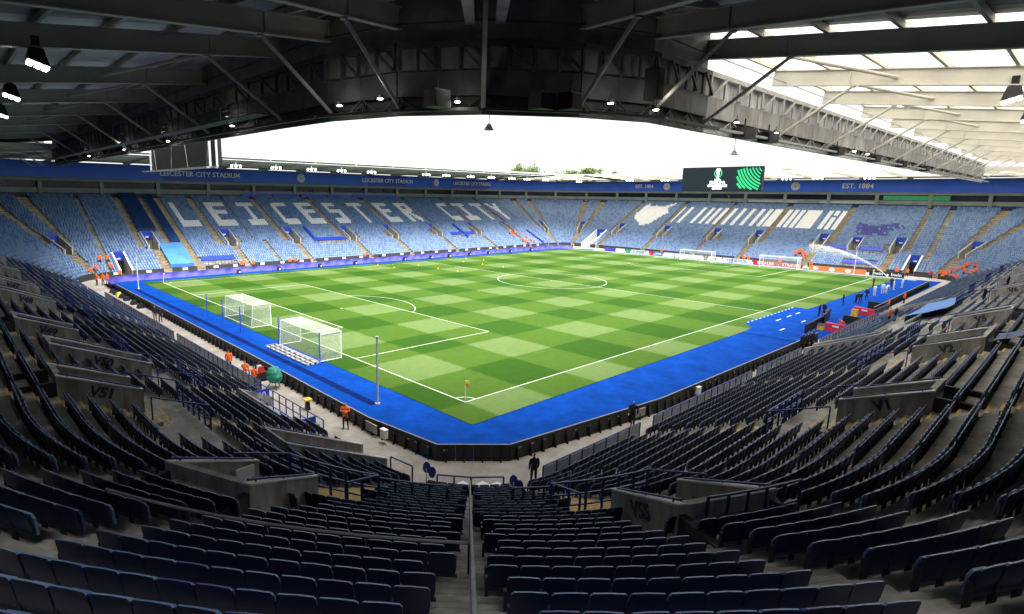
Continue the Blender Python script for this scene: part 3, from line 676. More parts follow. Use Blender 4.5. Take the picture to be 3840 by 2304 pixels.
# ================================================================ BACK WALLS
BW = dict(N='blue back wall with white stadium lettering above the letter seats', E='blue back wall reading EST. 1884 above the map seats', NE='curved blue back wall in the far bend', SE='curved blue back wall in the bend past the dugouts', NW='curved blue back wall in the bend past the blue tarps', W='plain dark back wall of the stand behind the two nearby goals', S='plain dark back wall of the dugout side stand', SW='plain dark back wall of the shaded corner stand')
def run(b, sec, n, d0, d1, z0, z1, m, ta=None, tb_=None):
    a, c = RANGE[sec]; a = a if ta is None else ta; c = c if tb_ is None else tb_
    for i in range(n):
        q0 = a+(c-a)*i/n; q1 = a+(c-a)*(i+1)/n; k = [P(sec, q0, d0), P(sec, q1, d0), P(sec, q1, d1), P(sec, q0, d1)]
        b.hexa([(x, y, z0) for x, y in k]+[(x, y, z1) for x, y in k], m)
BANDS = {}
for sec, lab in BW.items():
    a, c = RANGE[sec]; x0, y0 = P(sec, (a+c)/2, 27); root = empty('stand_back_wall', (x0, y0, 13), lab, 'wall', 'back walls of the stands')
    n = 10 if sec in CC else 1; far = sec in ('N', 'E', 'NE', 'SE', 'NW')
    b = MB(); run(b, sec, n, 27.3, 27.5, 0, 19.3, 'navy' if far else 'steel_dark'); b.build('wall', root)
    if far:
        b = MB(); run(b, sec, n, 27.0, 27.25, 16.3, 19.15, 'fascia_blue'); BANDS[sec] = b.build('fascia_band', root)
        b = MB(); run(b, sec, n, 26.7, 27.28, 15.7, 16.24, 'green_steel'); b.build('edge_beam', root)
        b = MB(); run(b, sec, n, 26.9, 27.28, 13.5, 14.4, 'green_steel'); b.build('balcony_front', root)
        b = MB(); run(b, sec, n, 27.2, 27.28, 14.45, 15.65, 'dark_glass'); b.build('glazing', root)
        L_tot = (c-a) if sec not in CC else R(90)*(RR+27); k = max(2, int(L_tot/10.5))
        for i in range(k+1):
            t = a+(c-a)*(i+.5)/(k+1); b = MB(); wt = .7 if sec not in CC else math.degrees(.7/(RR+27)); run(b, sec, 1, 26.6, 26.95, 12.9, 15.8, 'green_steel', t-wt/2, t+wt/2); b.build('column', root)
        if sec == 'N':
            for i, X0 in enumerate((28.5, 36, 43.5, 51, 58.5, 66)):
                b = MB(); run(b, sec, 1, 26.0, 26.2, 12.95, 13.9, 'fascia_navy', X0, X0+6.8); b.build('banner', root)
        if sec == 'E':
            for Y0, Y1, m in ((26, 38, 'white_board'), (9.5, 21, 'white_board'), (-4, 8, 'green_board'), (44, 60, 'dark_glass')):
                b = MB(); run(b, sec, 1, 26.7, 26.85, 13.55 if m == 'white_board' else 14.5, 14.1 if m == 'white_board' else 15.5, 'glass_panel' if m == 'white_board' else m, Y0, Y1); b.build('banner', root)
            text('lettering', 'LEICESTER CITY', (115.4+26.85, 47, 14.9), (0, -1, 0), (0, 0, 1), 1.1, 'glass_panel', root, .02)
def crest(root, pos, right):
    r = Vector(right); up = Vector((0, 0, 1)); n = r.cross(up); pos = Vector(pos)
    def disc(rad, off, m, name, par, nn=20):
        b = MB(); b.poly([pos+n*off+r*math.cos(2*math.pi*i/nn)*rad+up*math.sin(2*math.pi*i/nn)*rad for i in range(nn)], m); return b.build(name, par)
    d = disc(1.05, .06, 'white_board', 'crest', root); disc(.78, .075, 'fascia_blue', 'crest_ring', d); disc(.70, .085, 'white_board', 'crest_field', d)
    b = MB()
    for q in (((-.4, .4), (-.1, .2), (-.3, 0)), ((.4, .4), (.1, .2), (.3, 0)), ((-.32, .1), (.32, .1), (.18, -.2), (0, -.45), (-.18, -.2))): b.poly([pos+n*.1+r*u+up*v for u, v in q], 'crest_gold')
    b.build('crest_head', d)
Nb, Eb = BANDS['N'].parent, BANDS['E'].parent
yN, xE = YB+26.97, XB+26.97
for x0, x1 in ((12, 27), (64, 77), (94, 112)):
    b = MB(); b.box((x0, yN-.02, 16.35), (x1, yN+.02, 19.1), 'fascia_navy'); b.build('fascia_panel', Nb)
for x in (20.0, 70.6, 103.5): text('lettering', 'LEICESTER CITY STADIUM', (x, yN-.05, 17.72), (1, 0, 0), (0, 0, 1), 1.5, 'letter_white', Nb, .02, bold=.02)
for x in (44.0, 88.0): crest(Nb, (x, yN-.01, 17.7), (1, 0, 0))
text('lettering', 'EST. 1884', (xE-.05, 69.6, 17.7), (0, -1, 0), (0, 0, 1), 1.5, 'letter_white', Eb, .02, bold=.02)
text('lettering', 'EST. 1884', (xE-.05, 13.5, 17.7), (0, -1, 0), (0, 0, 1), 1.6, 'letter_white', Eb, .02, bold=.02)
for y in (62.2, 27.0): crest(Eb, (xE-.01, y, 17.7), (0, -1, 0))

# ================================================================ FAR ROOFS
def far_roof(sec, lab, mpanel, ribs):
    a, c = RANGE[sec]; x0, y0 = P(sec, (a+c)/2, 10); root = empty('stand_roof', (x0, y0, 19), lab, 'roof', 'stand roofs')
    def zz(d): return 20.15-(d-.4)*.034
    nb = ribs; n = 6 if sec in CC else 1
    for i in range(nb):
        q0 = a+(c-a)*i/nb; q1 = a+(c-a)*(i+1)/nb
        for e0, e1 in ((.4, 7), (7, 14), (14, 21), (21, 28)):
            b = MB(); k = 3 if sec in CC else 1
            for j in range(k):
                s0 = q0+(q1-q0)*j/k; s1 = q0+(q1-q0)*(j+1)/k
                b.hexa([(*P(sec, s0, e0), zz(e0)+.3), (*P(sec, s1, e0), zz(e0)+.3), (*P(sec, s1, e1), zz(e1)+.3), (*P(sec, s0, e1), zz(e1)+.3), (*P(sec, s0, e0), zz(e0)+.36), (*P(sec, s1, e0), zz(e0)+.36), (*P(sec, s1, e1), zz(e1)+.36), (*P(sec, s0, e1), zz(e1)+.36)], mpanel if e0 < 20 else 'roof_grey')
            b.build('roof_panel', root)
    for i in range(nb+1):
        t = a+(c-a)*i/nb; b = MB(); b.beam((*P(sec, t, .3), zz(.3)), (*P(sec, t, 27.2), zz(27.2)), .25, .5, 'steel_cream'); b.build('rafter', root)
    b = MB(); k = 6 if sec in CC else 1
    for j in range(k):
        s0 = a+(c-a)*j/k; s1 = a+(c-a)*(j+1)/k
        b.beam((*P(sec, s0, .1), zz(0)+.25), (*P(sec, s1, .1), zz(0)+.25), .12, .35, 'steel_dark' if sec == 'NW' else 'white'); b.beam((*P(sec, s0, -.4), zz(0)-.35), (*P(sec, s1, -.4), zz(0)-.35), .1, .1, 'steel_dark' if sec == 'NW' else 'white')
    b.build('front_edge', root)
    for e in (5, 10, 15, 20):
        b = MB()
        for j in range(k):
            s0 = a+(c-a)*j/k; s1 = a+(c-a)*(j+1)/k; b.beam((*P(sec, s0, e), zz(e)+.16), (*P(sec, s1, e), zz(e)+.16), .12, .2, 'steel_cream')
        b.build('purlin', root)
    return root
far_roof('N', 'grey roof of the letter stand with lamp clusters along its edge', 'roof_grey', 12)
far_roof('E', 'pale translucent roof of the map stand', 'translucent_sheet', 9)
far_roof('NE', 'curved pale roof over the far bend', 'translucent_sheet', 4)
far_roof('NW', 'curved grey roof over the bend past the blue tarps', 'roof_grey', 4)
far_roof('SE', 'curved pale roof over the bend past the dugouts', 'translucent_sheet', 4)
def lamp_mesh(n, m):
    b = MB()
    b.beam((0, 0, .5), (0, 0, 0), .08, .08, 'white'); b.beam((-.7*(n-1)/2-.2, 0, 0), (.7*(n-1)/2+.2, 0, 0), .08, .08, 'white')
    return b.mesh('lamp_bracket')
bulb = MB()
for i in range(10):
    t0, t1 = 2*math.pi*i/10, 2*math.pi*(i+1)/10
    bulb.poly([(0, 0, 0), (.3*math.cos(t0), -.05, .3*math.sin(t0)), (.3*math.cos(t1), -.05, .3*math.sin(t1))], 'lamp_far'); bulb.poly([(.1*math.cos(t0), .3, .1*math.sin(t0)), (.3*math.cos(t0), -.05, .3*math.sin(t0)), (.3*math.cos(t1), -.05, .3*math.sin(t1)), (.1*math.cos(t1), .3, .1*math.sin(t1))], 'white')
bulb.v = [(x*.7, y*.7, z*.7) for x, y, z in bulb.v]; bulbm = bulb.mesh('floodlight'); brm = lamp_mesh(3, '')
for px_ in (885, 1035, 1168, 1280, 1392, 1597, 1672, 1764, 1842, 1919, 1976, 2046, 2172):
    d = ray(px_, 640); t = (YB-.8-CAM[1])/d[1]; X = CAM[0]+d[0]*t
    e = empty('floodlight_cluster', (X, YB-.9, 18.9), 'white floodlight cluster hung from the edge of the letter stand roof', 'floodlight', 'floodlight clusters on the far roof edge', math.radians(-22))
    local('bracket', brm, e)
    for k in (-1, 0, 1): o = local('lamp', bulbm, e); o.location = (k*.75, -.1, -.25)
for Y in (58, 48, 14, 5, 20):
    e = empty('floodlight_cluster', (XB-.9, Y, 18.9), 'white floodlight cluster hung from the edge of the map stand roof', 'floodlight', 'floodlight clusters on the map stand roof edge', math.radians(-68))
    local('bracket', brm, e)
    for k in (-1, 0, 1): o = local('lamp', bulbm, e); o.location = (k*.75, -.1, -.25)

# ================================================================ NEAR ROOF
BEAMH = .95
def zb(off): return 21.2-.119*off
def ibeam(b, p, q, w, hh, m):
    p, q = Vector(p), Vector(q); u = Vector((0, 0, hh/2-.03)); b.beam(p, q, .05, hh-.06, m); b.beam(p+u, q+u, w, .06, m); b.beam(p-u, q-u, w, .06, m)
roofW = empty('stand_roof', (-25, 35, 18), 'dark beamed roof over the stand behind the two nearby goals', 'roof', 'stand roofs')
roofS = empty('stand_roof', (50, -25, 18), 'roof of cream beams and bright sheets over the dugout side stand', 'roof', 'stand roofs')
roofC = empty('stand_roof', (-18, -18, 18), 'dark corrugated roof with fanning beams over the shaded corner', 'roof', 'stand roofs')
BY = [3.6, 14.6, 25.4, 36.2, 47.0, 57.8, 68.6, 79.4]; BYX = BY+[90.2, 101.0, 111.8]; BX = [5.2, 15.5, 25.5, 36.0, 46.3, 56.8, 67.2, 77.6, 88.0, 98.4, 108.8]
def rafter(root, org, ang, m, L=27.5, w=.34, start=-.5):
    dx, dy = math.cos(R(ang)), math.sin(R(ang)); a = Vector((org[0]+dx*start, org[1]+dy*start, zb(start)+BEAMH/2)); c = Vector((org[0]+dx*L, org[1]+dy*L, zb(L)+BEAMH/2))
    b = MB(); ibeam(b, a, c, w, BEAMH, m)
    for f in (4.2, 12.6, 20):      # stiffeners
        q = a.lerp(c, f/L); b.beam(q-Vector((0, 0, BEAMH/2)), q+Vector((0, 0, BEAMH/2)), .2, .06, m, (dx, dy, 0))
    r_ = b.build('rafter', root)
    # strut down to the truss
    s0 = Vector((org[0], org[1], 17.95)); s1 = Vector((org[0]+dx*4.0, org[1]+dy*4.0, zb(4.0))); b = MB(); b.tube(s0, s1, .09, m, 8); b.tube(s1-Vector((0, 0, .1)), s1+Vector((0, 0, .05)), .14, m, 8); b.build('strut', root)
    return r_
mat('steel_west', (.46, .445, .40), .6, .15, .5)
for y in BYX: rafter(roofW, (-11.0, y), 180, 'steel_west')
for x in BX: rafter(roofS, (x, -12.3), 270, 'steel_cream')
NODES = [(5.2, -12.3), (-.3, -12.4), (-4.0, -11.0), (-7.5, -8.5), (-9.7, -5.3), (-10.8, -1.2), (-11.0, 3.6)]
for nd, an in ((NODES[1], 257), (NODES[2], 246), (NODES[4], 201), (NODES[5], 192.5)): rafter(roofC, nd, an, 'steel_west', 26)
for sgn in (-1, 1):
    o_ = (NODES[3][0]+.65*sgn*.7+.5, NODES[3][1]-.65*sgn*.7+.5); b = MB(); dx = dy = -math.sqrt(.5)
    a = Vector((*o_, zb(0)+.35)); c = Vector((o_[0]+dx*24, o_[1]+dy*24, zb(24)+.35)); b.beam(a, c, .06, .3, 'steel_galv'); b.beam(a+Vector((0, 0, -.18)), c+Vector((0, 0, -.18)), .42, .05, 'steel_galv'); b.beam(a+Vector((0, 0, .18)), c+Vector((0, 0, .18)), .42, .05, 'steel_galv'); b.build('twin_beam', roofC)
b = MB(); b.beam((-7.7, -8.7, 17.8), (-8.6, -9.6, 22.0), .2, .2, 'steel_galv'); b.build('king_post', roofC)
def roof_strip(root, f, t0, t1, offs, mfun, mp, corr=None):     # panels between two rafters
    for o0, o1 in zip(offs, offs[1:]):
        z0, z1 = zb(o0)+1.28, zb(o1)+1.28; pm = mfun((o0+o1)/2)
        b = MB()
        if corr:
            n = corr
            for i in range(n):
                s0, s1 = t0+(t1-t0)*i/n, t0+(t1-t0)*(i+1)/n; h0 = .05*(i % 2); h1 = .05*((i+1) % 2)
                b.hexa([(*f(s0, o0), z0+h0), (*f(s1, o0), z0+h1), (*f(s1, o1), z1+h1), (*f(s0, o1), z1+h0), (*f(s0, o0), z0+h0+.03), (*f(s1, o0), z0+h1+.03), (*f(s1, o1), z1+h1+.03), (*f(s0, o1), z1+h0+.03)], pm)
        else: b.hexa([(*f(t0, o0), z0), (*f(t1, o0), z0), (*f(t1, o1), z1), (*f(t0, o1), z1), (*f(t0, o0), z0+.04), (*f(t1, o0), z0+.04), (*f(t1, o1), z1+.04), (*f(t0, o1), z1+.04)], pm)
        b.build('roof_panel', root)
    for o0 in offs:
        b = MB(); b.beam((*f(t0, o0), zb(o0)+1.1), (*f(t1, o0), zb(o0)+1.1), .16, .3, mp); b.build('purlin', root)
OFF = [-.4, 2.6, 5.4, 8.2, 11.0, 13.8, 16.6, 19.4, 22.2, 25, 27.6]
fW = lambda t, o: (-11.0-o, t); fS = lambda t, o: (t, -12.3-o)
for y0, y1 in zip(BYX, BYX[1:]): roof_strip(roofW, fW, y0, y1, OFF, lambda o: 'roof_grey', 'steel_west')
for x0, x1 in zip(BX, BX[1:]): roof_strip(roofS, fS, x0, x1, OFF, lambda o: 'translucent_sheet' if o < 15 else 'roof_grey', 'steel_cream')
for i, (x0, x1) in enumerate(zip(BX[:4], BX[1:5])):      # tube bracing in the roof plane
    b = MB(); b.tube((x0, -13.0, zb(.7)+.75), (x1, -18.4, zb(6.1)+.45), .1, 'steel_cream'); b.build('brace_tube', roofS)
    b = MB(); b.tube((BY and -12.0, BY[i], zb(1)+.75), (-17.4, BY[i+1], zb(6.4)+.45), .1, 'steel_west'); b.build('brace_tube', roofW)
def fan(nd0, a0, nd1, a1):
    def f(t, o):
        p = (nd0[0]+math.cos(R(a0))*o, nd0[1]+math.sin(R(a0))*o); q = (nd1[0]+math.cos(R(a1))*o, nd1[1]+math.sin(R(a1))*o); return (p[0]+(q[0]-p[0])*t, p[1]+(q[1]-p[1])*t)
    return f
FAN = [(NODES[0], 270), (NODES[1], 257), (NODES[2], 246), (NODES[3], 225), (NODES[4], 201), (NODES[5], 192.5), (NODES[6], 180)]
for (n0, a0), (n1, a1) in zip(FAN, FAN[1:]): roof_strip(roofC, fan(n0, a0, n1, a1), 0, 1, OFF, lambda o: 'sheet', 'steel_west', corr=26)

for root, pts in ((roofW, [(-11.0, y) for y in BY]), (roofC, NODES)):      # closing sheets between truss and roof
    for (ax, ay), (bx_, by_) in zip(pts, pts[1:]):
        n = 3
        for i in range(n):
            p = (ax+(bx_-ax)*(i-.012)/n, ay+(by_-ay)*(i-.012)/n); q = (ax+(bx_-ax)*(i+1.0)/n, ay+(by_-ay)*(i+1.0)/n)
            b = MB(); b.beam((*p, 21.45), (*q, 21.45), .05, 2.0, 'plate_grey'); b.build('closing_sheet', root)
b = MB(); b.box((-39.5, 111.9, 15), (-10.9, 112.1, 23), 'roof_grey'); b.build('gable_sheet', roofW)
# ---- ring truss along the inner roof edge
def truss(root, pts, panel_len, mband, minf, mst, cat=False, mback='steel_dark'):
    for (ax, ay), (bx_, by_) in zip(pts, pts[1:]):
        L = math.hypot(bx_-ax, by_-ay); n = max(1, int(round(L/panel_len))); A = Vector((ax, ay, 0)); B = Vector((bx_, by_, 0)); d = (B-A)/L; out = Vector((d.y, -d.x, 0))
        if out.dot(Vector((52-ax, 34-ay, 0))) > 0: out = -out         # away from the pitch
        def at(f, z, o=0): q = A+(B-A)*f+out*o; return (q.x, q.y, z)
        b = MB(); b.beam(at(0, 17.62), at(1, 17.62), .22, .16, mst); b.beam(at(0, 17.66, .9), at(1, 17.66, .9), .16, .12, mst); b.build('bottom_chord', root)
        b = MB(); b.beam(at(0, 20.48, .2), at(1, 20.48, .2), .3, .24, mst); b.beam(at(0, 21.35, .3), at(1, 21.35, .3), .06, .06, mst); b.build('top_chord', root)
        b = MB(); b.beam(at(-.03, 18.5, -.16), at(1.03, 18.5, -.16), .05, 1.75, mback); b.build('inner_sheet', root)
        b = MB(); b.beam(at(-.03, 19.9, -.12), at(1.03, 19.9, -.12), .04, 1.2, mback); b.build('upper_sheet', root)
        for i in range(n):
            f0, f1 = i/n+.002, (i+1)/n-.002; b = MB(); b.beam(at(f0, 18.86, .12), at(f1, 18.86, .12), .12, 1.04, mband); b.build('band_panel', root)
            b = MB(); b.beam(at(f0, 19.9, .0), at(f1, 19.9, .0), .05, 1.0, minf); b.build('infill_panel', root)
            b = MB(); fm = i/n
            b.beam(at(fm, 17.62), at(fm, 18.4), .09, .09, mst); b.beam(at(fm+.5/n, 17.62, .1), at(fm+1/n, 18.4, .1), .06, .06, mst); b.beam(at(fm+.5/n, 17.62, .1), at(fm, 18.4, .1), .06, .06, mst)
            b.build('lattice', root)
            for j in range(2):
                f = i/n+j*.5/n; b = MB(); b.beam(at(f, 19.36, .3), at(f, 20.4, .3), .1, .14, mst); b.build('post', root)
            b = MB(); b.beam(at(i/n, 19.4, .42), at((i+.5)/n, 20.4, .42), .1, .1, mst); b.build('diagonal', root)
        if cat:
            b = MB(); b.beam(at(0, 18.2, 1.2), at(1, 18.2, 1.2), .8, .06, mst)
            for hh in (.4, .75, 1.1): b.beam(at(0, 18.2+hh, .8), at(1, 18.2+hh, .8), .035, .035, mst)
            k = int(L/1.3)
            for i in range(k): b.beam(at(i/k, 18.2, .8), at(i/k, 19.3, .8), .035, .035, mst)
            b.build('catwalk', root)
        # ribbons of loose cable
        b = MB(); k = int(L/2.2)+1
        for i in range(k):
            f = (i+random.random()*.6)/k; z1 = 19.4+random.random()*.5; p0 = at(f, 20.4, -.05); p1 = at(min(1, f+.02*random.random()), z1, -.06); b.tube(p0, p1, .018, 'black', 4)
        for i in range(k):
            f0, f1 = i/k, (i+1)/k; b.tube(at(f0, 17.95+.1*random.random(), -.13), at(f1, 17.95+.1*random.random(), -.13), .03, 'black', 5)
        b.build('cable', root)
trW = empty('ring_truss', (-11, 40, 17.6), 'dark truss and catwalk along the roof edge behind the two nearby goals', 'truss', 'roof edge trusses')
trC = empty('ring_truss', (-8, -8, 17.6), 'dark bowed truss along the roof edge above the near corner', 'truss', 'roof edge trusses')
trS = empty('ring_truss', (50, -12, 17.6), 'pale grey plated truss along the roof edge on the dugout side', 'truss', 'roof edge trusses')
truss(trW, [(-11, y) for y in BY], 3.6, 'steel_dark', 'plate_grey', 'steel_dark', True)
truss(trC, NODES, 2.2, 'plate_dark' if mat('plate_dark', (.10, .105, .115), .6, .3, 1.2) else '', 'plate_grey', 'steel_dark')
truss(trS, [(x, -12.3) for x in BX], 3.45, 'plate_pale', 'infill', 'steel_galv', mback='plate_grey')  # paler plates: light from the translucent roof put into the colour
# speakers, boxes and lamps on the truss
def truss_box(p, s, lab, m='black', name='loudspeaker', cat='speaker', grp=None):
    p = (p[0]*1.07, p[1]*1.07, p[2]) if p[0] < 0 else (p[0], p[1]-.6, p[2])
    e = empty(name, p, lab, cat, grp); b = MB(); x, y, z = p; w, dp, hh = s
    b.box((x-w/2, y-dp/2, z-hh/2), (x+w/2, y+dp/2, z+hh/2), m); b.build('cabinet', e)
    b = MB(); b.box((x-w/2+.06, y-dp/2-.02, z-hh/2+.06), (x+w/2-.06, y-dp/2-.004, z+hh/2-.06), 'parapet'); b.build('grille', e)
    b = MB(); b.beam((x, y, z+hh/2), (x, y, z+hh/2+.5), .06, .06, m); b.build('hanger', e)
truss_box((-9.1, -7.5, 18.0), (.9, .7, .7), 'black loudspeaker under the bowed truss beside the lit lamp', grp='speakers under the bowed truss')
truss_box((-5.9, -10.1, 18.0), (.9, .7, .7), 'black loudspeaker under the bowed truss past the centre post', grp='speakers under the bowed truss')
truss_box((-5.0, -10.8, 18.0), (.8, .7, .7), 'second black loudspeaker under the bowed truss past the centre post', grp='speakers under the bowed truss')
truss_box((-1.9, -12.6, 18.9), (.6, .6, 1.3), 'tall black cabinet hung on the bowed truss', name='equipment_cabinet', cat='cabinet')
for X in (9.0, 12.5, 26.0, 36.8, 47, 58): truss_box((X, -12.4, 17.75), (1.5, .7, .55), 'black equipment cluster under the pale plated truss', name='equipment_cabinet', cat='cabinet', grp='equipment under the plated truss')
def outw(p, k):
    if p[1] > 3: return (p[0]-k, p[1], p[2])
    if p[0] > 5: return (p[0], p[1]-k, p[2])
    l = math.hypot(p[0], p[1]); return (p[0]*(1+k/l), p[1]*(1+k/l), p[2])
def hang_lamp(p, h, lab, m='lamp_glow', grp=None, spot=False, energy=30):
    p = outw(p, .55)
    e = empty('truss_lamp', p, lab, 'lamp', grp); x, y, z = p
    b = MB(); b.tube((x, y, z), (x, y, z+.16), .22, 'black', 10, .1); b.tube((x, y, z+.16), (x, y, z+h), .025, 'black', 5); b.build('housing', e)
    b = MB(); b.tube((x, y, z-.03), (x, y, z-.004), .12, m, 10); b.build('lens', e)
    if spot:
        l = bpy.data.lights.new('lamp_light', 'POINT'); l.energy = energy; l.shadow_soft_size = .15; l.color = (1, .93, .8); lo = bpy.data.objects.new('lamp_light', l); col.objects.link(lo); lo.parent = e; q = outw(p, .35); lo.location = (q[0]-p[0], q[1]-p[1], .5)
LW_ = [((-10.7, -2.6, 18.1), 'lit lamp at the shaded bowed truss beside a slanted strut'), ((-10.2, -5.0, 18.2), 'lit lamp glowing up the bowed truss plate'), ((-8.7, -8.2, 17.9), 'bright lit lamp beside the black loudspeaker'), ((-3.2, -11.7, 18.1), 'lit lamp by the tall black cabinet'), ((-.9, -12.5, 18.0), 'lit lamp near the end of the bowed truss'),
       ((-10.9, 9.6, 18.1), 'lit lamp pair over the hanging screen frame'), ((-10.9, 22.5, 17.9), 'lit lamp on the catwalk truss past the screen frame'), ((-10.9, 36, 17.9), 'lit lamp far along the catwalk truss'), ((-10.9, 52, 17.9), 'lit lamp at the distant end of the catwalk truss'),
       ((7.5, -12.6, 18.2), 'lit lamp at the start of the pale plated truss'), ((13.2, -12.6, 18.1), 'second lit lamp along the pale plated truss'), ((30, -12.6, 18.0), 'third lit lamp along the pale plated truss'), ((34, -12.6, 18.0), 'fourth lit lamp along the pale plated truss')]
for p, lab in LW_: hang_lamp(p, .35, lab, spot=True, energy=LAMPW)
def cone_lamp(p, drop, lab):
    e = empty('hanging_speaker', p, lab, 'speaker'); x, y, z = p; b = MB(); b.tube((x, y, z), (x, y, z+.28), .24, 'steel_cream', 12, .07); b.build('horn', e); b = MB(); b.tube((x, y, z+.28), (x, y, z+drop), .02, 'black', 5); b.build('rod', e)
cone_lamp((-7.2, -8.6, 16.9), .8, 'small grey cone hanging below the centre of the bowed truss'); cone_lamp((9.6, -12.3, 16.6), 1.1, 'small grey cone hanging below the plated truss')
# big floodlights under the rafters
def big_flood(p, rz, lab):
    e = empty('roof_floodlight', p, lab, 'floodlight', 'floodlights under the near roof', rz)
    b = MB(); b.beam((0, 0, .9), (0, 0, .35), .3, .3, 'black'); b.hexa([(-.55, -.4, -.35), (.55, -.4, -.35), (.55, .4, -.1), (-.55, .4, -.1), (-.3, -.25, .4), (.3, -.25, .4), (.3, .25, .4), (-.3, .25, .4)], 'black'); local('housing', b.mesh('housing'), e)
    for k in range(3):
        y = -.28+.27*k; z = -.355+.085*k; b = MB(); b.poly([(-.45, y-.09, z-.06), (-.45, y+.09, z+.0), (.45, y+.09, z+.0), (.45, y-.09, z-.06)], 'lamp_glow'); local('lamp_slit', b.mesh('lamp_slit'), e)
for p, rz, lab in (((-22.1, 3.7, 19.45), 90, 'black floodlight with three lit slits under the dark roof'), ((-22, 14.8, 19.4), 90, 'second black floodlight with lit slits under the dark roof'), ((-21.6, 25.6, 19.4), 90, 'third black floodlight with lit slits under the dark roof'), ((15.5, -23.3, 19.45), 180, 'black floodlight with lit slits under the bright roof sheets'), ((25.5, -23.3, 19.45), 180, 'second black floodlight under the bright roof sheets')): big_flood(p, R(rz), lab)

# ================================================================ BOARDS, RAILS, PARAPETS
def board_mesh():
    b = MB(); b.box((-.482, -.04, .02), (.482, .04, .94), 'black_board'); return b.mesh('board_panel')
bm_ = board_mesh()
b = MB(); b.hexa([(-.03, -.24, 0), (.03, -.24, 0), (.03, -.04, 0), (-.03, -.04, 0), (-.03, -.10, .75), (.03, -.10, .75), (.03, -.04, .75), (-.03, -.04, .75)], 'black'); brace_m = b.mesh('brace')
b = MB(); b.box((-.14, -.075, .60), (.12, -.045, .68), 'plate_grey'); handle_m = b.mesh('handle')
b = MB(); b.box((-.475, -.05, .94), (.475, .05, .965), 'plate_grey'); cap_m = b.mesh('cap_strip')
def boards(pts, lab, grp):
    for (ax, ay), (bx_, by_) in zip(pts, pts[1:]):
        L = math.hypot(bx_-ax, by_-ay); n = max(1, int(round(L/.96))); rz = math.atan2(by_-ay, bx_-ax)
        for i in range(n):
            f = (i+.5)/n; e = empty('perimeter_board', (ax+(bx_-ax)*f, ay+(by_-ay)*f, 0), lab, 'board', grp, rz+R(random.uniform(-.8, .8)))
            local('board_panel', bm_, e); local('brace', brace_m, e)
            if random.random() < .75: o = local('handle', handle_m, e); o.location.x = random.uniform(-.2, .2)
            local('cap_strip', cap_m, e)
boards([(-7.35, 64), (-7.5, 40), (-7.65, 18), (-7.95, 0), (-7.3, -5.5)], 'black back of an advertising board along the path behind the two nearby goals', 'boards behind the goals')
boards([(-7.3, -5.5), (-4.3, -8.0)], 'black back of an advertising board across the near pitch corner', 'boards across the near corner')
boards([(-4.3, -8.0), (9, -9.5), (31, -9.75), (40, -9.75)], 'black back of an advertising board along the path towards the dugouts', 'boards towards the dugouts')
boards([(62, -9.6), (100, -9.0)], 'black back of an advertising board beyond the crimson dugouts', 'boards beyond the dugouts')

def railing(pts, lab, grp, panel=True, hh=1.12):
    for i, (p, q) in enumerate(zip(pts, pts[1:])):
        L = math.hypot(q[0]-p[0], q[1]-p[1]); n = max(1, int(round(L/1.05))); e = empty('front_railing', (*p, 0), lab, 'railing', grp)
        P_ = [(p[0]+(q[0]-p[0])*k/n, p[1]+(q[1]-p[1])*k/n) for k in range(n+1)]
        for a in P_: b = MB(); b.beam((*a, 0), (*a, hh), .06, .06, 'blue_rail'); b.build('post', e)
        b = MB(); b.beam((*p, hh), (*q, hh), .06, .06, 'blue_rail'); b.build('top_rail', e)
        b = MB(); b.beam((*p, .15), (*q, .15), .04, .05, 'blue_rail'); b.build('bottom_rail', e)
        if panel:
            for a, c in zip(P_, P_[1:]):
                a_, c_ = Vector((*a, .62)), Vector((*c, .62)); d = (c_-a_)*.06; b = MB(); b.beam(a_+d, c_-d, .015, .86, 'glass_panel'); b.build('infill_panel', e)
railing([(-10.25, 9.9), (-10.25, 15), (-10.25, 20), (-10.25, 28)], 'blue railing with grey panels beside the seated stewards', 'front railings of the goal end terrace')
railing([(-10.25, 29), (-10.25, 36), (-10.25, 43), (-10.25, 50), (-10.25, 57)], 'blue railing with grey panels along the path behind the goals', 'front railings of the goal end terrace')
railing([(-5.2, -11.0), (-1, -11.05), (3.6, -11.08)], 'blue railing with grey panels beside the officer in black', 'front railings of the dugout side terrace')
railing([(5.2, -11.05), (12, -11.05), (20, -11.05)], 'blue railing with grey panels along the dugout side path', 'front railings of the dugout side terrace')
railing([(21, -11.05), (26, -11.05), (31, -11.05)], 'blue railing with grey panels next to the V4 tunnel', 'front railings of the dugout side terrace')
railing([(36, -11.05), (45, -11.05), (57, -11.05)], 'blue railing with grey panels by the dugouts', 'front railings of the dugout side terrace')
railing([(-9.75, -8.35), (-8.7, -9.55), (-7.5, -10.5)], 'open blue rail at the foot of the corner stairs', 'open rails in the near corner', False)
railing([(-10.3, -5.4), (-10.1, -6.9)], 'open blue rail beside the V52 tunnel mouth', 'open rails in the near corner', False)
# stair handrail in the middle of the corner aisle
hr = empty('stair_handrail', (*P('SW', 225.6, 1), .6), 'long grey tube handrail down the middle of the corner stairs', 'handrail'); b = MB()
pts = [(*P('SW', 225.6, r*ROW+.4), ztread(*P('SW', 225.6, r*ROW+.4), r)+.92) for r in range(0, 31)]
b.path(pts, .03, 'plate_grey', 8); b.build('tube', hr)
for r in range(0, 31, 3): b = MB(); x, y, z = pts[r]; b.tube((x, y, z-.92), (x, y, z), .03, 'steel_galv', 6); b.build('post', hr)
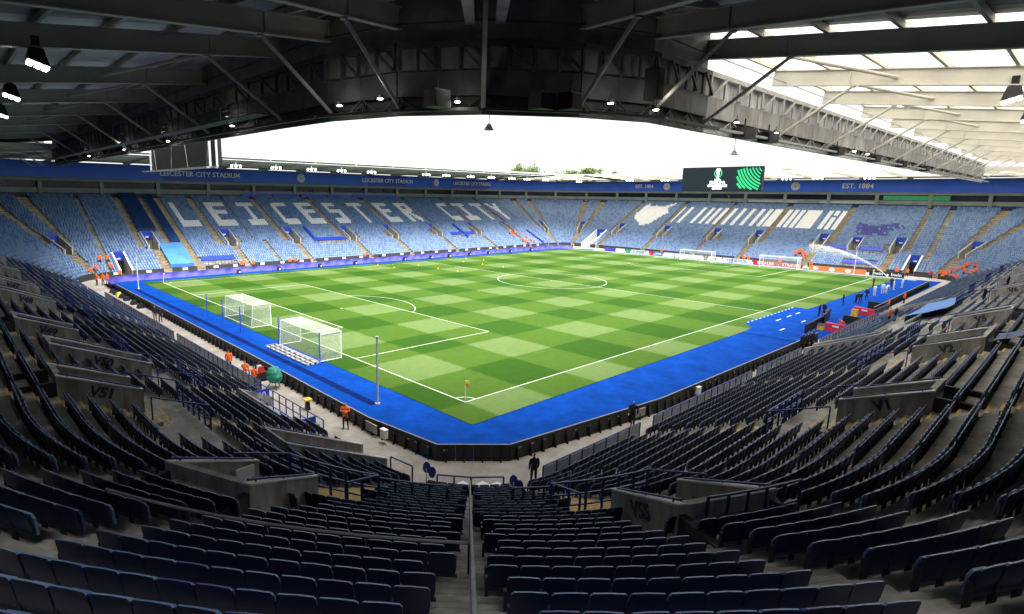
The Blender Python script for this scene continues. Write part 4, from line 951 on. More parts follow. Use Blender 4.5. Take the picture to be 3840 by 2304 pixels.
# cross rails beside V55 and in front of V54
for sec, ta, tb_, dd, lab in (('SW', 243, 252, 13.1, 'black guard rail behind the V55 wall'), ('SW', 232, 240, 7.2, 'black guard rail in front of the V55 landing'), ('SW', 208, 222, 7.0, 'black guard rail below the corner stairway mouth'), ('SW', 183, 196, 7.2, 'black guard rail beside the V52 wall')):
    n = 5; pts = [P(sec, ta+(tb_-ta)*i/n, dd) for i in range(n+1)]; z = zt(*pts[0], dd); e = empty('guard_rail', (*pts[0], z), lab, 'railing')
    for p in pts: b = MB(); b.beam((*p, z-.2), (*p, z+1.15), .06, .06, 'navy'); b.build('post', e)
    for hh in (.6, 1.15):
        b = MB()
        for p, q in zip(pts, pts[1:]): b.beam((*p, z+hh), (*q, z+hh), .05, .05, 'navy')
        b.build('rail', e)
e = empty('long_guard_rail', (*P('SW', 215, 17), ztread(*P('SW', 215, 17), 22)), 'long thin grey rail across the shaded seat rows beside the corner stairs', 'rail')
b = MB(); pts = [(*P('SW', 205.5+20*i/8, 15.95), ztread(*P('SW', 215, 15.95), 20)+.95) for i in range(9)]; b.path(pts, .03, 'plate_grey', 6); b.build('long_rail', e)
for p in pts[::2]: b = MB(); b.tube((p[0], p[1], p[2]-.95), p, .025, 'black', 6); b.build('rail_post', e)
tarpn = None
# flat glass-topped hatch beside V55
def parapet(sec, lab, gaps, tags=True):
    a, c = RANGE[sec]; x0, y0 = P(sec, (a+c)/2, 0); root = empty('front_parapet', (x0, y0, 0), lab, 'wall', 'front parapets of the far stands'); t = a
    gs = sorted(gaps)+[(c, c)]
    for g0, g1 in gs:
        if g0-t > .3:
            b = MB(); n = 4 if sec in CC else 1; run(b, sec, n, -.2, -.05, 0, .98, 'parapet', t, g0); w = b.build('wall_length', root)
            if tags and sec not in CC:
                k = max(1, int((g0-t)/3.4))
                for i in range(k): q = t+(g0-t)*(i+.5)/k; b = MB(); run(b, sec, 1, -.26, -.21, .45, .85, 'white', q-.42, q+.42); b.build('white_tag', w)
        t = max(t, g1)
low = lambda S: [(a0, a1) for s_, a0, a1, r0, r1 in AISLE if s_ == S and r0 == 0]+[(a0, a1) for s_, a0, a1, r in TUN if s_ == S]
parapet('N', 'low black wall with white tags below the letter seats', low('N')); parapet('E', 'low black wall behind the sponsor boards', low('E'), False)
parapet('NE', 'low black wall round the far bend', [(19, 26), (63, 70)]); parapet('SE', 'low black wall in the bend past the dugouts', [(333, 343)]); parapet('NW', 'low black wall in the bend past the corner flag', [(108, 116)])

# purple cloth laid over the boards along the letter stand
root = empty('cloth_banner', (50, 73, 0), 'long rumpled purple cloth over the boards below the letter stand', 'cloth')
def cloth(pts, seg):
    b = MB(); rows = 6; line = []
    for (ax, ay), (bx_, by_) in zip(pts, pts[1:]):
        L = math.hypot(bx_-ax, by_-ay); n = int(L/.45); line += [(ax+(bx_-ax)*i/n, ay+(by_-ay)*i/n, -(by_-ay)/L, (bx_-ax)/L) for i in range(n)]
    ph = [random.uniform(0, 6) for _ in range(4)]; V = []
    for i, (x, y, nx, ny) in enumerate(line):
        s = i*.45; top = .98+.04*math.sin(s*.5+ph[0])+.03*math.sin(s*1.7+ph[1]); cr_ = []
        for k in range(rows):
            f = k/(rows-1); w = (.12*math.sin(s*1.3+ph[2]+f*2.5)+.08*math.sin(s*2.9+ph[3]-f*3))*(1-f*.5)+.5*(1-f)**2
            cr_.append((x-nx*w, y-ny*w, .06+f*(top-.06)))
        cr_.append((x+nx*.5, y+ny*.5, top-.05)); V.append(cr_)
    for A, B in zip(V, V[1:]):
        for k in range(rows): b.poly([A[k], B[k], B[k+1], A[k+1]], 'purple_cloth')
    return b
cloth([(-7.3, 64.5), (-7.0, 71.5), (-4.5, 73.3), (40, 73.2), (104, 73.0), (108, 69.5)], 0).build('fabric', root)
# sponsor boards at the far goal line
def ypl(px, X=109.3):
    d = ray(px, 1000); return CAM[1]+d[1]*((X-CAM[0])/d[0])
SB = [(2262, 2304, 'purple_cloth', '', ''), (2304, 2338, 'white_board', '', ''), (2341, 2360, 'green_board', '', ''), (2362, 2428, 'white_board', 'SUPERBET', 'green_board'), (2431, 2448, 'red', '', ''), (2449, 2481, 'tarp_light', 'socios', 'letter_white'), (2484, 2634, 'white_board', '', ''), (2636, 2650, 'plate_grey', '', ''), (2652, 2704, 'white_board', '', ''), (2706, 2818, 'white_board', 'HANKOOK', 'plate_grey'),
      (2821, 2918, 'red', 'STRAUSS', 'letter_white'), (2920, 3011, 'red', 'STRAUSS', 'letter_white'), (3013, 3030, 'green_board', '', ''), (3032, 3252, 'orange_board', '', ''), (3262, 3330, 'black', 'bwin', 'letter_white'), (3336, 3398, 'black', 'bwin', 'letter_white')]
for i, (p0, p1, m, tx, tm2) in enumerate(SB):
    y0, y1 = ypl(p0), ypl(p1); X = 109.3
    lab = ['purple covered board by the far bend', 'white board next to the purple covered one', 'small plain green board', 'white board with green lettering', 'small red board beside a light blue one', 'light blue board with white lettering', 'long plain white board behind the far central goal', 'short grey board between white ones', 'white board with a faint round mark', 'white board with grey lettering beside the goal', 'red board with white lettering behind the far spare goal', 'red board with white lettering beside the dark green one', 'small dark green board with white mark', 'orange board with white round marks', 'black board with white bwin lettering next to the orange one', 'black board with white bwin lettering by the tunnel mouth'][i]
    e = empty('sponsor_board', (X, (y0+y1)/2, 0), lab, 'board', 'sponsor boards along the far goal line'); b = MB(); b.box((X, y1+.05, .08), (X+.1, y0-.05, 1.0), m); b.build('board_panel', e)
    b = MB(); b.box((X+.1, (y0+y1)/2-.05, 0), (X+.5, (y0+y1)/2+.05, .6), 'black'); b.build('brace', e)
    if tx: text('lettering', tx, (X-.02, (y0+y1)/2, .55), (0, -1, 0), (0, 0, 1), min(.85, abs(y0-y1)/len(tx)*1.6), tm2, e, .01, bold=.015)
    if i == 13:
        for f in (.13, .42, .7):
            yc = y0+(y1-y0)*f; b = MB(); b.poly([(X-.015, yc+.5*math.cos(t), .5+.36*math.sin(t)) for t in np.linspace(0, 6.283, 15)[:-1]], 'letter_white'); b.build('round_mark', e)
    if i in (8, 12):
        b = MB(); b.poly([(X-.015, (y0+y1)/2+.4*math.cos(t), .55+.3*math.sin(t)) for t in np.linspace(0, 6.283, 13)[:-1]], 'red' if i == 8 else 'letter_white'); b.build('round_mark', e)
struct(flat('board_apron', rect(107.45, -6, 109.2, 64), .03, 'grey_strip'))

# ================================================================ GOALS, FLAGS, POLES
def goal(x, s, yc, lab, dep=2.15, topd=1.95):
    e = empty('goal', (x, yc, 0), lab, 'goal', 'goals'); r = .065; y0, y1 = yc-3.66, yc+3.66; hgt = 2.44; z = .05
    for y in (y0, y1): b = MB(); b.tube((x, y, z), (x, y, hgt), r, 'white_gloss', 10); b.build('post', e)
    b = MB(); b.tube((x, y0-r, hgt), (x, y1+r, hgt), r, 'white_gloss', 10); b.build('crossbar', e)
    xb, xt = x-s*dep, x-s*topd
    for y in (y0, y1):
        b = MB(); b.path([(x, y, hgt), (xt, y, hgt-.02), (xb, y, z+.05), (x, y, z+.05)], .035, 'white_gloss'); b.build('side_frame', e)
    b = MB(); b.tube((xb, y0, z+.05), (xb, y1, z+.05), .035, 'white_gloss'); b.build('ground_bar', e)
    b = MB(); n = 14
    def sag(f): return .05*math.sin(math.pi*f)
    for i in range(n):
        f0, f1 = i/n, (i+1)/n; ya, yb_ = y0+(y1-y0)*f0, y0+(y1-y0)*f1
        b.poly([(x, ya, hgt), (x, yb_, hgt), (xt, yb_, hgt-sag(f1)), (xt, ya, hgt-sag(f0))], 'net'); b.poly([(xt, ya, hgt-sag(f0)), (xt, yb_, hgt-sag(f1)), (xb, yb_, z), (xb, ya, z)], 'net')
    for y in (y0, y1): b.poly([(x, y, hgt), (xt, y, hgt), (xb, y, z), (x, y, z)], 'net')
    b.build('net', e)
goal(0, 1, 34, 'white goal with net on the nearby goal line'); goal(-.85, 1, 18.4, 'white spare goal standing over a pale trolley beside the nearby goal')
goal(105, -1, 34, 'white goal at the far end before the white boards'); goal(106.6, -1, 17.0, 'white spare goal at the far end before the red boards')
e = empty('goal_trolley', (-3.9, 18.5, 0), 'long pale metal trolley frame lying beside the spare goal', 'trolley')
for k, x in enumerate((-3.3, -3.75, -4.2)): b = MB(); b.box((x-.12, 14.4, .05), (x+.12, 22.4, .16), 'steel_galv' if k % 2 else 'plate_pale'); b.build('rail', e)
for y in np.linspace(14.6, 22.2, 9): b = MB(); b.box((-4.3, y-.08, .17), (-3.2, y+.08, .22), 'plate_grey'); b.build('cross_bar', e)
def pole(x, y, hgt, r, m, lab, name='net_pole', cat='pole', grp=None):
    e = empty(name, (x, y, 0), lab, cat, grp); b = MB(); b.tube((x, y, .02), (x, y, hgt), r, m, 10, r*.85); b.build('shaft', e)
    b = MB(); b.tube((x, y, .02), (x, y, .12), r*2.2, m, 10); b.build('base', e); b = MB(); b.tube((x, y, hgt), (x, y, hgt+.06), r*1.3, m, 8); b.build('cap', e); return e
pole(-4.85, 3.55, 4.7, .085, 'steel_galv', 'tall grey net pole on the blue turf near the corner flag', grp='tall net poles')
pole(-4.5, 64.3, 4.5, .07, 'white', 'tall white net pole by the purple cloth corner', grp='tall net poles')
pole(107.9, 3.7, 4.7, .07, 'white', 'tall white net pole behind the water spray', grp='tall net poles'); pole(107.7, 62.6, 4.8, .07, 'white', 'tall white net pole before the far tunnel ramp', grp='tall net poles')
for x, y, l in ((-3.67, 38.9, 'slim blue post behind the nearby goal, past its net'), (-3.6, 34.4, 'slim blue post behind the middle of the nearby goal'), (-3.7, 29.4, 'slim blue post between the two nearby goals'), (-2.75, 22.7, 'slim blue post at the trolley end of the spare goal'), (-3.0, 14.6, 'slim blue post at the corner flag side of the spare goal')): pole(x, y, 2.6, .055, 'fascia_navy', l, 'goal_post_stake', 'post', 'blue posts behind the goals')
for Y in (40.5, 27.0): pole(108.2, Y, 2.6, .06, 'fascia_navy', ['slim blue post beyond the far central goal', 'slim blue post between the far goals'][Y < 30], 'goal_post_stake', 'post', 'blue posts behind the goals')
for x, y, l in ((0, 0, 'near corner flag with orange and yellow cloth'), (0, 68, 'corner flag by the purple cloth'), (105, 0, 'corner flag by the bwin boards'), (105, 68, 'corner flag before the far bend')):
    e = empty('corner_flag', (x, y, .05), l, 'flag', 'corner flags'); b = MB(); b.tube((x, y, .05), (x, y, 1.55), .028, 'white', 8); b.build('pole', e)
    dx, dy = RT[0]*2, RT[1]*2; b = MB()
    b.hexa([(x, y, 1.12), (x+dx*.10-.02, y+dy*.10, 1.05), (x+dx*.10, y+dy*.10+.03, 1.05), (x, y+.05, 1.12), (x, y, 1.55), (x+dx*.1-.02, y+dy*.1, 1.5), (x+dx*.1, y+dy*.1+.03, 1.5), (x, y+.05, 1.55)], 'orange_hi' if x == 0 else 'yellow'); b.build('cloth', e)
    b = MB(); b.hexa([(x-.03, y-.03, 1.42), (x+dx*.13, y+dy*.13, 1.38), (x+dx*.13, y+dy*.13+.05, 1.38), (x-.03, y+.06, 1.42), (x-.03, y-.03, 1.6), (x+dx*.13, y+dy*.13, 1.58), (x+dx*.13, y+dy*.13+.05, 1.58), (x-.03, y+.06, 1.6)], 'yellow_hi'); b.build('cloth_tip', e)
b = MB()
n = 8
for i in range(n):
    t0, t1 = 2*math.pi*i/n, 2*math.pi*(i+1)/n; b.poly([(.13*math.cos(t0), .13*math.sin(t0), 0), (.13*math.cos(t1), .13*math.sin(t1), 0), (.03*math.cos(t1), .03*math.sin(t1), .22), (.03*math.cos(t0), .03*math.sin(t0), .22)], 'yellow')
conem = b.mesh('cone_body')
for i, (x, y) in enumerate([(40.5, 68.3), (40.6, 63), (46.7, 63), (46.7, 57), (47, 51.8), (58.8, 62.7), (64.6, 68), (65, 62.7), (59.2, 57.3), (59.3, 51.5)]):
    o = link('marker_cone', conem, loc=(x, y, .055)); tag(o, 'small yellow training marker on the far half of the grass', 'cone', 'training markers on the grass')
o = link('football', None) if False else None

# ================================================================ TARPS, PLATFORMS, SCREENS
def tarp(sec, t0, t1, d0, d1, m, lab, lift=.9, name='tarpaulin'):
    b = MB(); n = 10; k = 6
    def q(i, j):
        t = t0+(t1-t0)*i/k; d = d0+(d1-d0)*j/n; x, y = P(sec, t, d); return (x, y, zt(x, y, d)+lift+.03*math.sin(i*1.3+j*.9)-.04*math.sin(math.pi*i/k))
    for i in range(k):
        for j in range(n): b.poly([q(i, j), q(i+1, j), q(i+1, j+1), q(i, j+1)], m)
    for i in range(k): a, c = q(i, 0), q(i+1, 0); b.poly([a, c, (c[0], c[1], c[2]-.6), (a[0], a[1], a[2]-.6)], m)
    o = b.build(name); return tag(o, lab, 'tarp', 'tarps over blocks of seats')
tarp('N', 2.7, 5.8, 12.3, 25.4, 'tarp_dark', 'dark navy tarp over seats between two stairs beside the first letter')
tarp('N', 7.0, 8.7, 8.1, 25.0, 'tarp_dark', 'narrow dark navy tarp next to the wide stairs')
tarp('N', 4.7, 8.7, 1.0, 7.4, 'tarp_light', 'bright light blue tarp over the front rows by the wide stairs')
tarp('S', 16.0, 18.6, 13.2, 14.6, 'tarp_dark', 'dark navy sheet stretched behind the V2 wall', .7)
tarp('S', 44, 55, 4.7, 7.6, 'tarp_light', 'large light blue tarp over seats above the dugout side path')
def platform(sec, t0, t1, d0, lab, depth=1.6):
    x0, y0 = P(sec, (t0+t1)/2, d0); z = zt(x0, y0, d0); root = empty('viewing_platform', (x0, y0, z), lab, 'platform', 'blue topped viewing platforms')
    b = MB(); run(b, sec, 1, d0, d0+depth, z-.3, z+.12, 'concrete', t0, t1); b.build('deck', root)
    c = [P(sec, t0, d0+depth-.2), P(sec, t1, d0+depth-.2), P(sec, t1, d0+depth+.8), P(sec, t0, d0+depth+.8)]
    b = MB(); b.hexa([(*c[0], z+1.0), (*c[1], z+1.0), (*c[2], z+1.55), (*c[3], z+1.55), (*c[0], z+1.06), (*c[1], z+1.06), (*c[2], z+1.61), (*c[3], z+1.61)], 'sign_blue'); b.build('blue_cover', root)
    n = int((t1-t0)/.55)
    for i in range(n+1):
        p = P(sec, t0+(t1-t0)*i/n, d0); b = MB(); b.beam((*p, z-.3), (*p, z+1.0), .07, .07, 'blue_rail' if i % 2 else 'plate_grey'); b.build('post', root)
    b = MB(); b.beam((*P(sec, t0, d0), z+1.0), (*P(sec, t1, d0), z+1.0), .07, .07, 'plate_grey'); b.build('rail', root)
for sec, t0, t1, d0, lab in (('N', 10.6, 16.6, .9, 'blue covered viewing platform at the front beside the wide stairs'), ('N', 36.7, 44.3, 5.6, 'long blue covered viewing platform below the second E'), ('N', 76, 80, 5.6, 'blue covered viewing platform left of the navy stair panel'), ('N', 81, 85, 5.6, 'blue covered viewing platform beside a red box'), ('E', 2.7, 6.9, 5.6, 'blue covered viewing platform between two stairway mouths'), ('E', 9.2, 13.3, 5.6, 'blue covered viewing platform seen through the water spray'), ('E', 2.7, 8.3, .6, 'front row blue covered platform behind the orange board')): platform(sec, t0, t1, d0, lab.replace('left of', 'next to'))
for sec, t, d0, d1, lab in (('N', 36.2, 6.5, 11.5, 'navy stair panel at the long platform below the second E'), ('N', 80.5, 5, 11, 'navy stair panel between two platforms'), ('N', 106.5, .3, 7, 'pair of navy stair panels before the far bend')):
    b = MB(); wall_slab(b, sec, t, .5, d0, d1, zt(*P(sec, t, d0), d0), zt(*P(sec, t, d0), d0)+1.1, zt(*P(sec, t, d1), d1)+1.0, 'sign_blue'); o = b.build('stair_barrier'); tag(o, lab, 'barrier', 'navy stair panels')
# far big screen
e = empty('video_screen', (114, 34, 15.9), 'wide black video screen with white trophy emblem and green arcs', 'screen')
b = MB(); b.box((114, 24.7, 15.9), (114.8, 43.3, 21.55), 'black'); b.build('cabinet', e); b = MB(); b.box((113.97, 24.85, 16.05), (113.99, 43.15, 21.4), 'screen_dark'); sc_ = b.build('display', e)
def onscreen(pts, m, name, off=.02): b = MB(); b.poly([(113.96-off, y, z) for y, z in pts], m); return b.build(name, sc_)
yc = 34.6
ring = MB()
for i in range(24):
    t0, t1 = 2*math.pi*i/24, 2*math.pi*(i+1)/24
    ring.poly([(113.94, yc-.95*math.cos(t0), 20.1+1.05*math.sin(t0)), (113.94, yc-.7*math.cos(t0), 20.1+.8*math.sin(t0)), (113.94, yc-.7*math.cos(t1), 20.1+.8*math.sin(t1)), (113.94, yc-.95*math.cos(t1), 20.1+1.05*math.sin(t1))], 'screen_green')
ring.build('emblem_ring', sc_)
onscreen([(yc+.42, 21.2), (yc-.42, 21.2), (yc-.35, 20.2), (yc-.2, 19.3), (yc-.3, 18.9), (yc+.3, 18.9), (yc+.2, 19.3), (yc+.35, 20.2)], 'screen_white', 'emblem_cup', .04)
text('lettering', 'UEFA', (113.9, yc, 18.55), (0, -1, 0), (0, 0, 1), .62, 'screen_white', sc_, .005, bold=.03)
text('lettering', 'EUROPA', (113.9, yc, 17.95), (0, -1, 0), (0, 0, 1), .95, 'screen_white', sc_, .005, bold=.03)
text('lettering', 'CONFERENCE', (113.9, yc, 17.2), (0, -1, 0), (0, 0, 1), .72, 'screen_white', sc_, .005, bold=.03)
text('lettering', 'LEAGUE', (113.9, yc, 16.6), (0, -1, 0), (0, 0, 1), .62, 'screen_white', sc_, .005, bold=.03)
for i in range(13):      # green arcs
    r = 2.2+i*.62; b = MB(); w_ = .10+.012*i; cy_, cz_ = 23.2, 22.6; n = 0
    for a0 in range(180, 275, 5):
        pA = []
        for rr_, aa in ((r-w_, a0), (r+w_, a0), (r+w_, a0+5), (r-w_, a0+5)): pA.append((cy_-rr_*math.cos(R(aa)), cz_+rr_*math.sin(R(aa))))
        if all(24.9 < y < 31-.15*i+1 and 16.1 < z < 21.35 for y, z in pA): b.poly([(113.94, y, z) for y, z in pA], 'screen_green'); n += 1
    if n: b.build('green_arc', sc_)
# near screen seen from behind
e = empty('video_screen', (-7, 34, 16.2), 'back of a hanging screen with white frame and struts under the catwalk truss', 'screen')
b = MB(); b.box((-7.0, 24.2, 16.3), (-6.6, 43.6, 21.6), 'black'); b.build('cabinet', e)
for y in (24.1, 43.7): b = MB(); b.beam((-7.1, y, 16.2), (-7.1, y, 21.7), .14, .14, 'white'); b.build('frame_post', e)
for y in (24.6,): b = MB(); b.beam((-7.5, y, 16.2), (-7.5, y, 21.7), .16, .16, 'white'); b.build('frame_post', e)
for z in (16.15,): b = MB(); b.beam((-7.1, 24, z), (-7.1, 43.8, z), .12, .12, 'plate_pale'); b.build('frame_rail', e)
b = MB(); b.beam((-7.9, 24, 16.1), (-7.9, 43.8, 16.1), .3, .12, 'steel_galv'); b.build('service_walk', e)
for i in range(4): y = 26+i*5.0; b = MB(); b.beam((-7.3, y, 16.2), (-7.3, y+1.2*(1 if i % 2 else -1), 21.5), .05, .05, 'plate_grey'); b.build('strut', e)

# ================================================================ DUGOUTS AND THINGS BY THE PATH
def dugout(x0, x1, y0, y1, lab):
    e = empty('dugout', (x0, (y0+y1)/2, 0), lab, 'dugout', 'dugouts beside the pitch')
    for x, mm in ((x0, 'crimson'), (x1, 'black')): b = MB(); b.hexa([(x-.06, y1, .05), (x+.06, y1, .05), (x+.06, y0, .05), (x-.06, y0, .05), (x-.06, y1, .95), (x+.06, y1, .95), (x+.06, y0, 1.1), (x-.06, y0, 1.0)], mm); b.build('end_panel', e)
    b = MB(); b.box((x0, y1-.12, .05), (x1, y1, .95), 'navy'); b.build('back_panel', e)
    for i in range(int((x1-x0)/.7)): x = x0+.5+i*.7; b = MB(); b.box((x-.25, y1+.1, .4), (x+.25, y1+.6, .5), 'black'); b.box((x-.25, y1+.05, .5), (x+.25, y1+.14, 1.0), 'black'); b.build('bench_seat', e)
    b = MB(); b.poly([(x0-.015-.06, (y0+y1)/2-.3, .6), (x0-.075, (y0+y1)/2-.3, .8), (x0-.075, (y0+y1)/2+.3, .83), (x0-.075, (y0+y1)/2+.3, .63)], 'white'); b.build('white_mark', e)
dugout(46.0, 52.5, -8.75, -10.7, 'crimson ended dugout closer to the V4 tunnel'); dugout(60.0, 66.5, -8.0, -10.2, 'crimson ended dugout with the yellow bin beside it')
def slabbox(name, c, s, m, lab, cat, rz=0, extra=None):
    e = empty(name, c, lab, cat, None, R(rz)); b = MB(); w, d, hh = s; b.box((-w/2, -d/2, 0), (w/2, d/2, hh), m); b.box((-w/2-.02, -d/2-.02, hh), (w/2+.02, d/2+.02, hh+.04), extra or m); local('body', b.mesh('body'), e); return e
slabbox('yellow_bin', (57.8, -8.6, 0), (.7, .6, 1.0), 'yellow', 'yellow bin beside the crimson dugout end', 'bin', extra='trim_orange')
slabbox('barrier_screen', (46.5, -7.6, 0), (7.5, .12, 1.0), 'black', 'black pitch-side barrier in front of the dugouts', 'barrier', 3)
slabbox('barrier_screen', (52.2, -7.2, 0), (6.0, .12, 1.3), 'black', 'tall black barrier panel beside the pair in dark coats', 'barrier', 10)
slabbox('equipment_case', (46.5, -8.2, 0), (1.2, .6, .6), 'yellow', 'yellow topped case behind the black barrier', 'case', 10, extra='black')
slabbox('meter_box', (-8.2, -1.9, .35), (.25, .45, .5), 'white', 'white electric box on the boards by the near corner', 'box', 0)
slabbox('meter_box', (13.7, -9.85, .3), (.4, .22, .5), 'white', 'white electric box on the boards along the dugout path', 'box', 0)
slabbox('vent_panel', (-8.05, -.4, .2), (.06, 1.1, .5), 'path', 'beige panel on the boards behind the arms-folded steward', 'panel', 0)
slabbox('vent_panel', (6.6, -9.35, .2), (1.1, .06, .5), 'path', 'beige panel on the boards by the man in black on the path', 'panel', -6)
# camera under a green cover
e = empty('covered_camera', (-8.75, 11.0, 0), 'camera on a tripod under a green rain cover', 'camera'); b = MB(); rng2 = random.Random(3); V = []; n = 10
prof = [(.25, .45), (.48, .6), (.55, .95), (.5, 1.3), (.36, 1.55), (.1, 1.66)]
for r_, z in prof: V.append([(-8.75+r_*(1+.18*math.sin(3*2*math.pi*i/n+z*4))*math.cos(2*math.pi*i/n), 11.0+r_*(1+.2*math.sin(2*2*math.pi*i/n+z*5))*math.sin(2*math.pi*i/n), z) for i in range(n)])
for A, B in zip(V, V[1:]):
    for i in range(n): b.poly([A[i], A[(i+1) % n], B[(i+1) % n], B[i]], 'green_cover')
b.poly(V[-1], 'green_cover'); b.build('rain_cover', e)
for a in (20, 140, 260): b = MB(); b.tube((-8.75, 11.0, .9), (-8.75+.55*math.cos(R(a)), 11.0+.55*math.sin(R(a)), 0), .035, 'black', 6); b.build('tripod_leg', e)
# mower / kit at the boards
e = empty('kit_trolley', (-8.7, 13.6, 0), 'black kit trolley with red and white bags against the boards', 'trolley'); b = MB(); b.box((-9.1, 13.0, .15), (-8.3, 14.3, .7), 'black'); b.build('cart', e)
for i, (y, m) in enumerate(((13.2, 'red'), (13.55, 'white'), (13.9, 'black'))): b = MB(); b.hexa([(-9, y-.14, .7), (-8.5, y-.14, .7), (-8.5, y+.14, .7), (-9, y+.14, .7), (-8.9, y-.1, 1.15), (-8.6, y-.1, 1.15), (-8.6, y+.1, 1.15), (-8.9, y+.1, 1.15)], m); b.build('bag', e)
for x, y in ((-9, 13.1), (-9, 14.2), (-8.4, 13.1), (-8.4, 14.2)): b = MB(); b.tube((x-.04, y, .15), (x+.04, y, .15), .15, 'black', 10); b.build('wheel', e)
e = empty('floor_sign', (-9.0, 5.6, 0), 'small yellow warning cone sign on the path', 'sign'); b = MB(); b.hexa([(-9.15, 5.45, 0), (-8.85, 5.45, 0), (-8.85, 5.75, 0), (-9.15, 5.75, 0), (-9.1, 5.5, .7), (-8.9, 5.5, .7), (-8.9, 5.7, .7), (-9.1, 5.7, .7)], 'black'); b.build('stand', e); b = MB(); b.box((-9.25, 5.35, .7), (-8.75, 5.85, .78), 'yellow'); b.build('top', e)
# round seats/buckets in the near corner
for x, y, l, m in ((-9.2, -6.9, 'pair of blue folded chairs by the open corner rail', 'sign_blue'), (-6.9, -10.6, 'pair of blue folded chairs beside the officer in black', 'sign_blue')):
    e = empty('folded_chair', (x, y, 0), l, 'chair', 'folded chairs in the near corner')
    for k, (dx, z, mm) in enumerate(((0, .75, m), (.28, .5, 'blue_rail'))):
        b = MB(); n = 10; b.poly([(x+dx*.7+.2*math.cos(t)*.7, y-dx*.7-.2*math.cos(t)*.7, z+.3*math.sin(t)) for t in np.linspace(0, 6.283, n+1)[:-1]], mm); b.poly([(x+dx*.7+.03+.2*math.cos(-t)*.7, y-dx*.7+.03-.2*math.cos(-t)*.7, z+.3*math.sin(-t)) for t in np.linspace(0, 6.283, n+1)[:-1]], mm); b.build('seat_shell', e)
    b = MB(); b.tube((x, y, 0), (x, y, .7), .03, 'steel_galv'); b.build('leg', e)
for i, x in enumerate((-8.35, -7.95)):
    pass
e = empty('white_crate', (-8.2, -9.5, .25), 'white boxes behind the corner rail at the foot of the stairs', 'box')
for x, y, w in ((-8.75, -9.05, .4), (-8.1, -9.75, .55), (-7.6, -10.2, .5)): b = MB(); b.box((x-w/2, y-w/2, .25), (x+w/2, y+w/2, .62), 'white_gloss'); b.build('box_piece', e)
# grid of speakers / cameras by the purple cloth
for i, X in enumerate((13.5, 21, 29.5, 37.5, 50, 57.5, 63, 69.5, 76, 84, 92)):
    Y = 71.9; e = empty('pitchside_speaker', (X, Y, 0), 'small black speaker box with white face before the purple cloth', 'speaker', 'speaker boxes along the purple cloth'); b = MB(); b.hexa([(X-.35, Y-.3, .02), (X+.35, Y-.3, .02), (X+.35, Y+.3, .02), (X-.35, Y+.3, .02), (X-.3, Y-.1, .75), (X+.3, Y-.1, .75), (X+.3, Y+.25, .75), (X-.3, Y+.25, .75)], 'black'); b.build('cabinet', e); b = MB(); b.box((X-.12, Y-.34, .2), (X+.12, Y-.3, .5), 'white'); b.build('face_plate', e)
# plants / bags at the left board line
for i, y in enumerate((63, 61.2, 59.5, 57.8, 55.5, 52, 49)):
    e = empty('camera_bag', (-8.1, y, 0), 'dark kit bag lying behind the boards near the corner group', 'bag', 'kit bags behind the boards'); b = MB(); b.hexa([(-8.5, y-.5, 0), (-7.8, y-.5, 0), (-7.8, y+.5, 0), (-8.5, y+.5, 0), (-8.35, y-.4, .5), (-7.95, y-.4, .6), (-7.95, y+.3, .55), (-8.35, y+.35, .45)], ['black', 'black', 'yellow_hi', 'black', 'cloth_navy', 'black', 'black'][i]); b.build('body', e); b = MB(); b.tube((-8.3, y-.3, .5), (-8.1, y+.2, .62), .03, 'black', 5); b.build('handle', e)
# water jet of the pitch sprinkler
J0 = gz(3350, 1040, .1); n = 5200; pts = rng.random((n, 4)); b_v, b_f = [], []
J1 = np.array([107.0, 11.5, 5.5]); J0 = np.array([107.0, -2.0, .25])
ctrl = np.array([107.0, 3.0, 4.75])
for a, u, w, q in pts:
    f = a**.8; p = (1-f)**2*J0+2*f*(1-f)*ctrl+f*f*J1; sp_ = .05+.32*f*f; p = p+rng.normal(0, 1, 3)*sp_*np.array([.6, .8, .5])+np.array([0, 0, -abs(rng.normal())*1.1*f*f]); s_ = .03+.03*q
    k = len(b_v); b_v += [tuple(p+np.array(o_)*s_) for o_ in ((1, 0, -.6), (-.6, .9, -.6), (-.6, -.9, -.6), (0, 0, 1.2))]; b_f += [(k, k+1, k+2), (k, k+1, k+3), (k+1, k+2, k+3), (k+2, k, k+3)]
me = bpy.data.meshes.new('water_jet'); me.from_pydata(b_v, [], b_f); me.materials.append(MATS['spray']); o = link('water_jet', me); tag(o, 'white arc of sprinkler water spraying over the far corner', 'water', kind='stuff')

